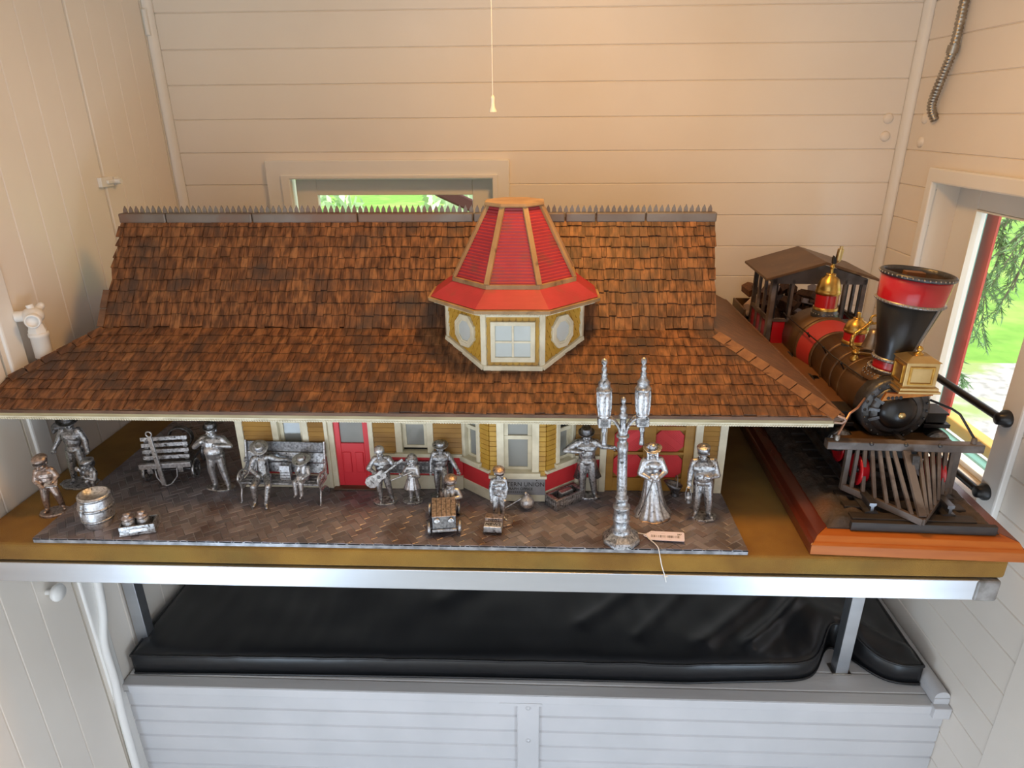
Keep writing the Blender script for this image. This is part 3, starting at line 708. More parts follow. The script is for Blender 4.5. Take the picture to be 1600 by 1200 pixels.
# slightly flared upper courses: lower ones deeper than the upper ones
d_u = Vector((0, RY_ - MY, RZ_ - MZ)); n_u = Vector((0, -(RZ_ - MZ), RY_ - MY)).normalized()
def fu(u, v, nrm=0):
    if nrm: return n_u
    t = v / nu; t = 1.12 * t - .12 * t * t
    return Vector((u, MY, MZ)) + d_u * t + n_u * .0004
shingles(MB(), fu, nu, lambda v: lin(UL, UL2, v / nu) + random.uniform(-.006, .003), lambda v: lin(UR, UR2, v / nu) + random.uniform(-.003, .003), .009, .022, thick=.0030).build('upper_shingles', SHING, st, fix=False)
# hip caps
mb = MB()
for k in range(9):
    t0, t1 = .02 + k * .105, .02 + (k + 1) * .105 - .006
    for (e0, e1, sg) in ((HR0, HR1, 1),):
        a = Vector((lin(e0, e1, t0), lin(EY, MY, t0), lin(EZ, MZ, t0))); b = Vector((lin(e0, e1, t1), lin(EY, MY, t1), lin(EZ, MZ, t1)))
        dd = (b - a).normalized(); s_ = Vector((-1, 0, 0)); nf = Vector((0, -(MZ - EZ), MY - EY)).normalized(); s_ = dd.cross(nf).normalized()
        if s_.x > 0: s_ = -s_
        w0 = .024
        P = [a, a + s_ * w0, b + s_ * w0, b]; up_ = [p + nf * h for p, h in zip(P, (.005, .004, .0028, .0035))]
        mb.add(P + up_, [(4, 5, 6, 7), (0, 1, 5, 4), (1, 2, 6, 5), (2, 3, 7, 6), (0, 4, 7, 3)])
mb.build('hip_cap', mat('hip_shingle', (.24, .115, .05), .5, c2=(.17, .075, .035), nscale=6, stretch=(10, 10, 3), bump=.3, bscale=30), st, fix=False)
mb = MB()
for k in range(6):
    t0, t1 = k * .11 + .0, (k + 1) * .11 - .006; t0 = max(0, t0)
    a = Vector((lin(XL + .002, HL1, t0 / .66), lin(yl, MY, t0 / .66), lin(zl_, MZ, t0 / .66))); b = Vector((lin(XL, HL1, t1 / .66), lin(yl, MY, t1 / .66), lin(zl_, MZ, t1 / .66)))
    dd = (b - a).normalized(); nf = Vector((0, -(MZ - EZ), MY - EY)).normalized(); s_ = dd.cross(nf).normalized()
    if s_.x < 0: s_ = -s_
    P = [a, a + s_ * .022, b + s_ * .022, b]; up_ = [p + nf * h for p, h in zip(P, (.005, .004, .0028, .0035))]
    mb.add(P + up_, [(4, 5, 6, 7), (0, 1, 5, 4), (1, 2, 6, 5), (2, 3, 7, 6), (0, 4, 7, 3)])
mb.build('hip_cap', SHING, st, fix=False)
# gable verge boards on the left and flared foot
mb = MB()
for t0, t1 in ((.0, .14), (.15, .30)):
    a = fu(UL, t0 * nu); b = fu(lin(UL, UL2, t1), t1 * nu); mb.bar(a + n_u * .003 + Vector((-.004, 0, 0)), b + n_u * .003 + Vector((-.004, 0, 0)), .014, .004, n_u)
mb.build('verge_board', ROOFW, st)
# ridge channel and cresting
mb = MB(); xs_ = [UL2 - .004, .165, .355, .585, .835, 1.03, 1.095, 1.2, UR2 + .002]
for a, b in zip(xs_[:-1], xs_[1:]): mb.bx(a + .0005, b - .0005, RY_ - .010, RY_ + .010, RZ_ - .010, RZ_ + .0105)
mb.build('ridge_channel', RIDGE, st, .003)
mb = MB(); x = UL2 + .010; i = 0
while x < UR2 - .006:
    h = random.uniform(.0145, .0165)
    mb.prism([(x - .0045, RZ_ + .0105), (x + .0045, RZ_ + .0105), (x + .0040, RZ_ + .0105 + h * .45), (x + .0005, RZ_ + .0105 + h), (x - .0040, RZ_ + .0105 + h * .45)], RY_ - .0025, RY_ + .0005, 'y'); x += .0126
mb.build('ridge_cresting', RIDGE, st)
# eave fascia
x0, x1 = XL, HR0
MB().bx(x0, x1, EY - .004, EY + .010, EZ - .0085, EZ - .0015).build('eave_board', ROOFW, st, .001)
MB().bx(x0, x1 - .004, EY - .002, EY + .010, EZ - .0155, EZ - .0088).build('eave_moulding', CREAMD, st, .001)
mb = MB().bx(x0, x1 - .014, EY, EY + .010, EZ - .0225, EZ - .016)
x = x0 + .003
while x < x1 - .022: mb.bx(x, x + .0028, EY - .0016, EY + .002, EZ - .0225, EZ - .0195); x += .0048
mb.build('dentil_strip', CREAM, st)
MB().bx(HR0 - .010, HR0 + .003, EY, yb, EZ - .012, EZ + .001).build('side_eave_board', ROOFW, st, .001)
MB().tube([(HR0 - .012, EY - .004, EZ + .002), (HR0 + .001, EY - .004, EZ - .003), (HR0 + .0045, EY - .003, EZ - .008), (HR0 - .002, EY - .003, EZ - .013), (HR0 - .016, EY - .003, EZ - .011)], .0022, 8).build('corner_bead', mat('pink_wood', (.42, .27, .2), .4), st)
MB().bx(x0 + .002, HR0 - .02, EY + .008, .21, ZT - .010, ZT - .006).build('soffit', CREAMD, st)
# --- cupola
cpo = MB()
CC = Vector((.9265, .3590, 0)); 
def octo(ap, z, c=CC):
    r = ap / math.cos(PI / 8)
    return [Vector((c.x + r * math.sin(PI / 8 + k * PI / 4), c.y - r * math.cos(PI / 8 + k * PI / 4), z)) for k in range(8)]   # first edge (k=-1..0) faces the camera
def octring(mb, a, za, b, zb, sm=False, cap0=False, cap1=False):
    p = octo(a, za); q = octo(b, zb)
    mb.add(p + q, [(k, (k + 1) % 8, 8 + (k + 1) % 8, 8 + k) for k in range(8)])
    if cap0: mb.add(p, [tuple(range(8))])
    if cap1: mb.add(q, [tuple(range(8))])
octring(cpo, .133, .27, .133, .416, cap0=True, cap1=True)
cpb = cpo.build('cupola', OCHREY, st)
def roof_z(y): return low_z(y) if y < MY else MZ + (RZ_ - MZ) * (y - MY) / (RY_ - MY)
AP = .1335
pc_ = octo(AP, 0)
# corners of the visible faces: front edge runs pc_[7] -> pc_[0]
faces = [(pc_[6], pc_[7]), (pc_[7], pc_[0]), (pc_[0], pc_[1])]
for k, (a, b) in enumerate(faces):
    if a.x > b.x: a, b = b, a
    m, L_ = frame((a.x, a.y), (b.x, b.y))
    za, zb = roof_z(a.y), roof_z(b.y)
    # scales
    mb = MB(m); rows = 12; h = .0125
    for r in range(rows):
        zc = .412 - r * h
        n_ = 9; wv = L_ / n_
        for i in range(-1, n_ + 1):
            xc = (i + .5 + (r % 2) * .5) * wv
            pts = [(xc - wv / 2, zc), (xc - wv / 2, zc - h * .5)] + [(xc + wv / 2 * math.sin(q), zc - h * .5 - h * .75 * math.cos(q)) for q in (-.9, -.45, 0, .45, .9)] + [(xc + wv / 2, zc - h * .5), (xc + wv / 2, zc)]
            pts = clip_poly(pts, .002, L_ - .002, 0, 1)
            pts = [p for p in pts]
            if len(pts) < 3 or min(p[1] for p in pts) < lin(za, zb, max(0, min(1, xc / L_))) - .008: continue
            n0 = len(pts); vs = [(p[0], -.0002 - .0022 * (zc - p[1]) / h, p[1]) for p in pts] + [(p[0], .002, p[1]) for p in pts]
            mb.add(vs, [tuple(range(n0))] + [(q, n0 + q, n0 + (q + 1) % n0, (q + 1) % n0) for q in range(n0)])
    mb.build('scale_shingles', OCHREY, cpb, fix=False)
    # bottom trim along the roof
    MB(m).bar((-.002, -.003, za + .004), (L_ + .002, -.003, zb + .004), .010, .010, (0, 0, 1)).build('base_trim', CREAM, cpb, .001)
    MB(m).bx(0, L_, -.003, .004, .406, .414).build('frieze', CREAM, cpb, .0005)
    if k == 1:
        wx0, wx1, z0, z1 = L_ / 2 - .0425, L_ / 2 + .0425, .3175, .398
        wf = MB(m).bx(wx0, wx0 + .009, -.0074, .003, z0, z1).bx(wx1 - .009, wx1, -.0074, .003, z0, z1).bx(wx0, wx1, -.0074, .003, z0, z0 + .010).bx(wx0, wx1, -.0074, .003, z1 - .008, z1).build('window', CREAM, cpb, .001)
        zm = (z0 + z1) / 2
        MB(m).bx(L_ / 2 - .002, L_ / 2 + .002, -.0058, .002, z0, z1).bx(wx0, wx1, -.0058, .002, zm - .002, zm + .002).build('muntin', CREAM, wf, .0004)
        for xa in (wx0 + .009, L_ / 2 + .002):
            for q0, q1 in ((z0 + .010, zm - .002), (zm + .002, z1 - .008)): MB(m).bx(xa, xa + L_ / 2 - .002 - wx0 - .009, -.0042, .001, q0, q1).build('pane', PANEL, wf)
    else:
        cx, cz = L_ / 2 + (.003 if k == 0 else -.003), .368
        def ngon(r, n=8, rz=1.12): return [(cx + r * math.cos(PI / 8 + q * PI / 4), cz + r * rz * math.sin(PI / 8 + q * PI / 4)) for q in range(n)]
        def ring(mb, r0, r1, y0, y1):
            A, B = ngon(r0), ngon(r1)
            vs = [(p[0], y0, p[1]) for p in A] + [(p[0], y0, p[1]) for p in B] + [(p[0], y1, p[1]) for p in A] + [(p[0], y1, p[1]) for p in B]
            fs = []
            for q in range(8):
                w__ = (q + 1) % 8; fs += [(q, w__, 8 + w__, 8 + q), (16 + q, 24 + q, 24 + w__, 16 + w__), (q, 16 + q, 16 + w__, w__), (8 + q, 8 + w__, 24 + w__, 24 + q)]
            mb.add(vs, fs); return mb
        wf = ring(MB(m), .031, .023, -.0072, .002).build('round_window', CREAM, cpb, .0006)
        ring(MB(m), .0232, .019, -.0058, .002).build('inner_ring', CREAM, wf, .0004)
        MB(m).prism(ngon(.0195), -.0042, .001, 'y').build('pane', PANEL, wf)
for k in (6, 7, 0, 1):
    p = pc_[k]; d = (Vector((p.x, p.y, 0)) - CC).normalized(); q = p + d * .0015
    ang = math.atan2(d.y, d.x)
    MB(T(q.x, q.y, 0) @ Matrix.Rotation(ang, 4, 'Z')).bx(-.006, .003, -.0055, .0055, roof_z(p.y) - .012, .414).build('cupola_post', CREAM, cpb, .001)
mb = MB(); octring(mb, .140, .412, .158, .4165); octring(mb, .158, .4165, .158, .4205); 
pe = octo(.158, .4165)
for k in (5, 6, 7, 0, 1):
    a, b = pe[k], pe[(k + 1) % 8]; n_ = 30
    for i in range(n_):
        c = a.lerp(b, (i + .5) / n_); mb.ell(c + Vector((0, 0, .0005)), .0019, 6, 4)
mb.build('dentil_cornice', CREAM, cpb)
mb = MB(); octring(mb, .160, .420, .168, .4205, cap0=True); octring(mb, .168, .4205, .169, .427); octring(mb, .169, .427, .160, .4275); mb.build('skirt_eave', TAN, cpb)
mb = MB(); n_ = 16
for i in range(n_):
    a, b = lin(.164, .115, i / n_), lin(.164, .115, (i + 1) / n_); za, zb = lin(.4278, .459, i / n_), lin(.4278, .459, (i + 1) / n_)
    octring(mb, a, za + .0008, b + .0006, zb + .0003); octring(mb, b + .0006, zb + .0003, b, zb + .0008)
mb.build('skirt_roof', REDR, cpb)
mb = MB(); octring(mb, .122, .4555, .122, .4635, cap0=True); octring(mb, .122, .4635, .112, .464, cap1=True); mb.build('cone_base_ring', TAN, cpb)
mb = MB(); n_ = 24
for i in range(n_):
    a, b = lin(.1165, .050, i / n_), lin(.1165, .050, (i + 1) / n_); za, zb = lin(.4625, .596, i / n_), lin(.4625, .596, (i + 1) / n_)
    octring(mb, a, za, b + .0026, zb - .0012); octring(mb, b + .0026, zb - .0012, b, zb)
octring(mb, .05, .596, .049, .5965, cap1=True)
mb.build('cone_roof', REDR, cpb)
A_, B_ = octo(.119, .463), octo(.0515, .597)
for k in range(8):
    rad = (A_[k] - CC); rad.z = 0
    MB().bar(A_[k], B_[k], .0105, .006, rad.normalized()).build('cone_rib', TAN, cpb, .001)
mb = MB(); octring(mb, .056, .5965, .058, .599, cap0=True); octring(mb, .058, .599, .057, .6035); octring(mb, .057, .6035, .046, .6045, cap1=True); mb.build('cupola_cap', TAN, cpb)
# ---------------------------------------------------------------- locomotive on its display base
TO = Vector((1.632, 0, .04)); TY = -2.2
db = thing('wooden_plinth', 'varnished wooden plinth with moulded edge under the model locomotive', 'plinth', tuple(TO), TY)
def loc(mb_cls_parent=None): return MB(T(*TO) @ RZ(TY))
def tm(): return MB(T(*TO) @ RZ(TY))
# local: x across, y back, z above the felt
LB = .945
def rim(mb, hw, z0, z1, hw2, y0, y1, cut):
    mb.add([(-hw, y0, z0), (hw, y0, z0), (hw, LB, z0), (-hw, LB, z0), (-hw2, y1, z1), (hw2, y1, z1), (hw2, LB, z1), (-hw2, LB, z1)], [(3, 2, 1, 0), (4, 5, 6, 7), (0, 1, 5, 4), (1, 2, 6, 5), (2, 3, 7, 6), (3, 0, 4, 7)])
# front rail (cherry) and side rails (mahogany), mitred
def rail_prof(): return [(0, .0008), (0, .020), (.004, .0235), (.006, .0235), (.012, .0335), (.032, .036), (.045, .036), (.045, .0008)]
m_ = tm(); pf_ = rail_prof(); hw = .180
def mitre(mb, flip):
    n = len(pf_)
    a = [(-(hw - d), d, z) for d, z in pf_]; b = [((hw - d), d, z) for d, z in pf_]
    mb.add(a + b, [tuple(range(n)), tuple(range(n, 2 * n))[::-1]] + [(i, n + i, n + (i + 1) % n, (i + 1) % n) for i in range(n)])
mitre(m_, 0); m_.build('front_rail', CHERRY, db, .0015)
for sx in (-1, 1):
    m_ = tm(); n = len(pf_); a = [(sx * (hw - d), d + .0003, z) for d, z in pf_]; b = [(sx * (hw - d), LB, z) for d, z in pf_]
    m_.add(a + b, [tuple(range(n)), tuple(range(n, 2 * n))[::-1]] + [(i, n + i, n + (i + 1) % n, (i + 1) % n) for i in range(n)]); m_.build('side_rail', MAHOG, db, .0015)
tm().bx(-.136, .136, .044, LB, .0008, .030).build('base_board', MAHOG, db)
# track bed
tk = thing('track_section', 'dark ballasted track with ties and two rails on the wooden plinth', 'model track', tuple(TO + Vector((0, 0, .036))), TY)
m_ = tm(); nx_, ny_ = 60, 200; bw = .145; random.seed(5)
vs = []; 
for j in range(ny_ + 1):
    for i in range(nx_ + 1):
        x = -bw + 2 * bw * i / nx_; y = .030 + (LB - .03) * j / ny_; e = min(1, (bw - abs(x)) / .018, (y - .03) / .012 + .15)
        h = .0365 + e * (.0135 + .005 * noise.noise(Vector((x * 40, y * 40, 0))) + .004 * noise.noise(Vector((x * 130, y * 130, 3))))
        if abs(x) > .085: h += e * .003
        vs.append((x + (.003 * noise.noise(Vector((y * 60, 1, 0))) if i in (0, nx_) else 0), y, h))
fs = [(j * (nx_ + 1) + i, j * (nx_ + 1) + i + 1, (j + 1) * (nx_ + 1) + i + 1, (j + 1) * (nx_ + 1) + i) for j in range(ny_) for i in range(nx_)]
m_.add(vs, fs, True)
b_ = len(vs); rg = list(range(nx_ + 1)) + [j * (nx_ + 1) + nx_ for j in range(1, ny_ + 1)] + [ny_ * (nx_ + 1) + i for i in range(nx_ - 1, -1, -1)] + [j * (nx_ + 1) for j in range(ny_ - 1, 0, -1)]
lo_ = [(vs[k][0], vs[k][1], .0362) for k in rg]; n = len(rg)
m_.add([vs[k] for k in rg] + lo_, [(i, n + i, n + (i + 1) % n, (i + 1) % n) for i in range(n)] + [tuple(range(n, 2 * n))])
m_.build('ballast', BED, tk, fix=False)
y = .034; k = 0
while y < LB - .03:
    j = random.uniform(-.003, .003)
    tm().bx(-.105 + j, .105 + j, y, y + .021, .0365, .0565 + random.uniform(-.001, .001)).build('tie', TIE, tk, .0015)
    y += .0375; k += 1
tm().bx(-.108, .136, .0245, .034, .0365, .054).build('front_tie', TIE, tk, .001)
for sx in (-1, 1):
    x = sx * .066
    prof = [(-.011, 0), (.011, 0), (.011, .003), (.0025, .005), (.0025, .014), (.006, .016), (.006, .021), (-.006, .021), (-.006, .016), (-.0025, .014), (-.0025, .005), (-.011, .003)]
    tm().prism([(x + a, .0568 + b) for a, b in prof], .050, LB - .005, 'y').build('rail', RAILM, tk)
# ---------------------------------------------------------------- the locomotive
lo = thing('model_locomotive', 'old-time model steam locomotive with red and black funnel stack and gold headlight', 'model locomotive', tuple(TO + Vector((0, 0, .078))), TY)
BZc = .205                         # boiler axis height above the felt
def LY(): return RX(-90)           # lathe axis along +y
def ylathe(prof, z=BZc, x=0, seg=40, **k):   # prof (r,y)
    return tm().lathe([(r, y) for r, y in prof], (x, 0, z), seg, RX(-90), **k)
def P(mb, name, mt, par=lo, **k): return mb.build(name, mt, par, **k)
bo = P(ylathe([(.0, .21), (.058, .21), (.0595, .214), (.0595, .300), (.0575, .302), (.0575, .47), (.0, .47)]), 'boiler', LBROWN)
for y in (.298, .345, .40, .465): P(ylathe([(.0575, y - .004), (.0605, y - .003), (.0605, y + .003), (.0575, y + .004)], cap=False), 'boiler_band', LBROWN, bo)
P(ylathe([(.0576, .47), (.0590, .472), (.0695, .527), (.0705, .530), (.0, .530)]), 'firebox_taper', LREDF)
P(ylathe([(.0, .531), (.0710, .531), (.0710, .632), (.0, .632)]), 'firebox', LBROWN)
P(ylathe([(.0690, .526), (.0730, .528), (.0730, .535), (.070, .537)], cap=False), 'firebox_band', LBROWN)
# smokebox front
sf = P(ylathe([(.0, .172), (.056, .172), (.0615, .176), (.0625, .183), (.0625, .208), (.0, .208)]), 'smokebox_front', LIRON)
mb = ylathe([(.0, .1655), (.040, .1655), (.048, .170), (.048, .174), (0, .174)]); P(mb, 'smokebox_ring', LIRON, sf)
P(ylathe([(.0, .1475), (.012, .1485), (.024, .153), (.032, .160), (.036, .167), (0, .168)]), 'smokebox_door', LBLACK, sf)
P(ylathe([(.0, .1455), (.006, .1455), (.0065, .1475), (.0065, .149), (0, .149)], seg=16), 'door_button', BRASSP, sf)
mb = tm(); 
for k in range(22):
    a = 2 * PI * k / 22; mb.ell((.0555 * math.cos(a), .1715, BZc + .0555 * math.sin(a)), (.0028, .0025, .0028), 6, 4)
P(mb, 'rim_bolts', LIRON, sf)
mb = tm()
for a in (150, 175, 200): 
    a = R(a); mb.bar((.030 * math.cos(a), .164, BZc + .03 * math.sin(a)), (.052 * math.cos(a), .166, BZc + .052 * math.sin(a)), .006, .004, (0, 1, 0))
P(mb, 'door_hinge', LIRON, sf)
# stack
SY = .225
SM = T(0, SY, .285) @ RY(4.5) @ T(0, -SY, -.285)
def sm_(): return MB(T(*TO) @ RZ(TY) @ SM)
sk = P(sm_().lathe([(.0312, .288), (.0335, .312), (.0545, .398), (.0530, .3985), (.032, .313), (.030, .289)], (0, SY, 0), 40), 'smokestack', LBLACK)
P(tm().lathe([(.047, BZc + .046), (.045, BZc + .053), (.033, BZc + .058), (.032, BZc + .066)], (0, SY, 0), 32), 'stack_saddle', LBROWN, sk)
P(sm_().lathe([(.0305, BZc + .058), (.0305, .287)], (0, SY, 0), 32), 'stack_collar', LRED, sk)
def rivring(r, z, n, h=.006, name='rivet_band'):
    mb = sm_(); mb.lathe([(r - .001, z - h / 2), (r + .0022, z - h / 2 + .001), (r + .0022, z + h / 2 - .001), (r - .001, z + h / 2)], (0, SY, 0), 40, cap=False)
    for k in range(n):
        a = 2 * PI * k / n; mb.ell(((r + .0022) * math.cos(a), SY + (r + .0022) * math.sin(a), z), .0018, 6, 4)
    P(mb, name, RIVET, sk)
rivring(.0325, .2895, 30, .0075); rivring(.0555, .3995, 46, .0065); rivring(.035, .2695, 28, .004)
P(sm_().lathe([(.0555, .402), (.0590, .4465), (.0575, .447), (.0535, .4025)], (0, SY, 0), 44), 'stack_band', LRED, sk)
mb = sm_().lathe([(.057, .444), (.0615, .4455), (.0625, .449), (.0615, .452), (.0575, .4535), (.0555, .452), (.0550, .444)], (0, SY, 0), 44, cap=False)
P(mb, 'stack_rim', LIRON, sk)
P(sm_().lathe([(.0555, .451), (.0525, .410), (.034, .345), (.0, .343)], (0, SY, 0), 44, cap=False), 'stack_lining', mat('lining_brown', (.10, .06, .04), .6, .2, c2=(.04, .03, .025), nscale=40), sk, fix=False)  # lining mottled between two dark browns
mb = sm_()
for k in range(44):
    a = 2 * PI * k / 44; mb.ell((.0622 * math.cos(a), SY + .0622 * math.sin(a), .449), .0018, 6, 4)
P(mb, 'rim_rivets', RIVET, sk)
P(sm_().bx(-.008, .026, SY + .022, SY + .040, .40, .448), 'stack_baffle', LPLATE, sk, bevel=.001)
mb = sm_(); a0 = R(-58)
for t in [i / 22 for i in range(23)]:
    r, z = lin(.034, .0545, t), lin(.313, .396, t)
    mb.ell(((r + .0008) * math.cos(a0), SY + (r + .0008) * math.sin(a0), z), .0017, 6, 4)
mb.bar((.0342 * math.cos(a0), SY + .0342 * math.sin(a0), .313), (.0549 * math.cos(a0), SY + .0549 * math.sin(a0), .397), .006, .0022, (math.cos(a0), math.sin(a0), 0)); P(mb, 'stack_seam', RIVET, sk)
mb = tm()
for k in range(26):
    a = 2 * PI * k / 26
    for r, z in ((.0385, BZc + .0570), (.0445, BZc + .0545)): mb.ell((r * math.cos(a), SY + r * math.sin(a), z), .0016, 6, 4)
P(mb, 'saddle_rivets', RIVET, sk)
# headlight
hm = tm(); hx, hy, hz = .012, .160, .262
hl = P(hm.bx(hx - .026, hx + .030, hy - .018, hy + .030, hz, hz + .047), 'headlight', BRASSP, bevel=.001)
mb = tm()
for a in ((hx - .019, hx - .0155, hz + .006, hz + .04), (hx + .0195, hx + .023, hz + .006, hz + .04), (hx - .019, hx + .023, hz + .006, hz + .0095), (hx - .019, hx + .023, hz + .0365, hz + .04)): mb.bx(a[0], a[1], hy - .0205, hy - .0175, a[2], a[3])
mb.bx(hx - .0285, hx - .0255, hy - .011, hy - .0075, hz + .006, hz + .04).bx(hx - .0285, hx - .0255, hy + .0205, hy + .024, hz + .006, hz + .04).bx(hx - .0285, hx - .0255, hy - .011, hy + .024, hz + .006, hz + .0095).bx(hx - .0285, hx - .0255, hy - .011, hy + .024, hz + .0365, hz + .04)
P(mb, 'panel_moulding', BRASS, hl, bevel=.0006)
P(tm().bx(hx - .031, hx + .035, hy - .023, hy + .034, hz - .005, hz + .001).bx(hx - .034, hx + .038, hy - .026, hy + .036, hz - .009, hz - .0045), 'headlight_foot', BRASSP, hl, bevel=.001)
mb = tm(); mb.add([(hx - .029, hy - .021, hz + .047), (hx + .033, hy - .021, hz + .047), (hx + .033, hy + .033, hz + .047), (hx - .029, hy + .033, hz + .047), (hx - .014, hy - .006, hz + .056), (hx + .018, hy - .006, hz + .056), (hx + .018, hy + .018, hz + .056), (hx - .014, hy + .018, hz + .056)], [(3, 2, 1, 0), (4, 5, 6, 7), (0, 1, 5, 4), (1, 2, 6, 5), (2, 3, 7, 6), (3, 0, 4, 7)])
P(mb, 'headlight_roof', BRASSP, hl, bevel=.001)
P(tm().lathe([(.008, hz + .055), (.008, hz + .058), (.0035, hz + .060), (.0035, hz + .062), (.006, hz + .066), (.003, hz + .0705), (0, hz + .0715)], (hx + .002, hy + .006, 0), 14), 'headlight_finial', BRASS, hl)
mb = tm(); mb.prism([(hx - .056, BZc + .030), (hx - .050, BZc + .046), (hx - .034, hz - .012), (hx - .02, hz - .009), (hx + .03, hz - .009), (hx + .03, hz - .014), (hx - .02, BZc + .037)], hy - .018, hy - .012, 'y')
mb.bx(hx - .03, hx + .03, hy - .018, hy + .036, hz - .0125, hz - .0095)
bk = P(mb, 'headlight_bracket', COPPER, lo, bevel=.001)
mb = tm()
for t in (.1, .35, .6, .85): mb.cyl((lin(hx - .048, hx - .02, t), hy - .0187, lin(BZc + .036, hz - .019, t)), (lin(hx - .048, hx - .02, t), hy - .0155, lin(BZc + .036, hz - .019, t)), .0032, seg=10)
P(mb, 'bracket_holes', DARK, bk)
# domes
def dome(y, k, name, base, top, whistle=False):
    d = P(tm().lathe([(k * 1.18, base - .018), (k * 1.18, base - .012), (k * 1.08, base - .003), (k, base)], (0, y, 0), 32), name, LIRON)
    P(tm().lathe([(k * 1.09, base - .001), (k * 1.09, base + .005), (k, base + .006)], (0, y, 0), 32), 'dome_foot', BRASS, d)
    h = (top - base)
    P(tm().lathe([(k, base + .006), (k, base + h * .44)], (0, y, 0), 32), 'dome_band', LRED, d)
    P(tm().lathe([(k * 1.02, base + h * .43), (k * 1.10, base + h * .46), (k * 1.10, base + h * .53), (k * 1.04, base + h * .55), (k * 1.06, base + h * .6), (k * .96, base + h * .72), (k * .78, base + h * .86), (k * .46, base + h * .93), (k * .42, base + h * .96), (k * .44, base + h), (0, base + h)], (0, y, 0), 32), 'dome_cap', BRASS, d)
    mb = tm()
    for q in range(24):
        a = 2 * PI * q / 24; mb.ell((k * 1.14 * math.cos(a), y + k * 1.14 * math.sin(a), base - .009), .0017, 6, 4)
    P(mb, 'dome_rivets', RIVET, d)
    return d
sd = dome(.395, .0222, 'sand_dome', .264, .318)
P(tm().lathe([(.004, .316), (.005, .320), (.0035, .324), (.005, .328), (0, .331)], (0, .395, 0), 12), 'dome_finial', BRASS, sd)
stm = dome(.575, .0255, 'steam_dome', .288, .372)
wh = P(tm().cyl((0, .575, .371), (.0, .575, .385), .004, .003).ell((0, .575, .387), .0055, 10, 6).cyl((0, .575, .389), (.001, .575, .396), .0035), 'whistle', BRASS)
P(tm().tube([(.001, .575, .396), (.0075, .572, .403), (.0085, .5715, .405), (.0105, .5705, .430)], [.003, .0065, .0068, .0068], 12).cyl((.0105, .5705, .430), (.011, .5703, .436), .0038), 'whistle_bell', BRASSP, wh)
P(tm().prism([(-.003, .396), (.004, .396), (.0035, .406), (-.002, .414), (-.004, .408)], .5665, .577, 'y'), 'whistle_mouth', DARK, wh)
# bell with ornate bracket
by_ = .325; bz_ = .298
mb = tm(); ctl = [(-.028, .315, .262), (-.030, .318, .269), (-.022, .320, .272), (-.034, .322, .279), (-.036, .323, .293), (-.030, .325, .305), (-.016, .326, .316), (-.008, .327, .324), (-.002, .327, .331)]
pp = smooth_path([Vector(c) for c in ctl], 6)
mb.tube(pp, [.0032 + .0013 * abs(math.sin(i * .9)) for i in range(len(pp))], 8)
cc = [Vector((.002 + .0085 * math.cos(a), .327, .334 + .0085 * math.sin(a))) for a in [i * PI / 9 for i in range(18)]]
mb.tube(cc, .0024, 8, closed=True)
ct2 = [(.030, .330, .262), (.033, .330, .28), (.026, .328, .302), (.014, .327, .32), (.008, .327, .328)]
mb.tube(smooth_path([Vector(c) for c in ct2], 6), .0032, 8)
bb = P(mb, 'bell_bracket', BRASS)
P(tm().lathe([(.009, .252), (.009, .258), (.005, .262), (.005, .267), (.008, .269), (.003, .272)], (-.028, .313, 0), 14).bar((-.028, .313, .268), (.004, .316, .264), .007, .004), 'bracket_foot', BRASS, bb)
P(tm().lathe([(.020, .277), (.0185, .280), (.0145, .292), (.0125, .304), (.009, .312), (.004, .315), (0, .3155)], (.007, .327, 0), 24, RX(0)), 'bell', mat('bell_bronze', (.30, .24, .19), .35, .85, c2=(.2, .15, .11), nscale=40))
# running boards
for sx in (-1, 1):
    m_ = tm(); pts = [(sx * .055, .245), (sx * .103, .245), (sx * .103, .40), (sx * .103, .625), (sx * .055, .625)]
    if sx < 0: pts = [(-.050, .252), (-.098, .262), (-.100, .42), (-.100, .640), (-.05, .640)]
    P(m_.prism(pts, BZc - .028, BZc - .024, 'z'), 'running_board', LPLATE, lo, bevel=.001)
    P(tm().bx(*sorted((sx * .0555, sx * .0965)), .27, .62, BZc - .050, BZc - .0285), 'running_board_valance', LBLACK)
    P(tm().tube([(sx * .048, .22, BZc + .045), (sx * .056, .35, BZc + .042), (sx * .058, .45, BZc + .045), (sx * .068, .53, BZc + .050), (sx * .073, .64, BZc + .053)], .0016, 6), 'handrail', LBLACK)
    mb = tm()
    for yy in (.30, .40, .50): mb.cyl((sx * .050, yy, BZc + .03), (sx * .0585, yy, BZc + .044), .0016, seg=6).ell((sx * .0585, yy, BZc + .0445), .003, 8, 5)
    P(mb, 'handrail_post', LBLACK)
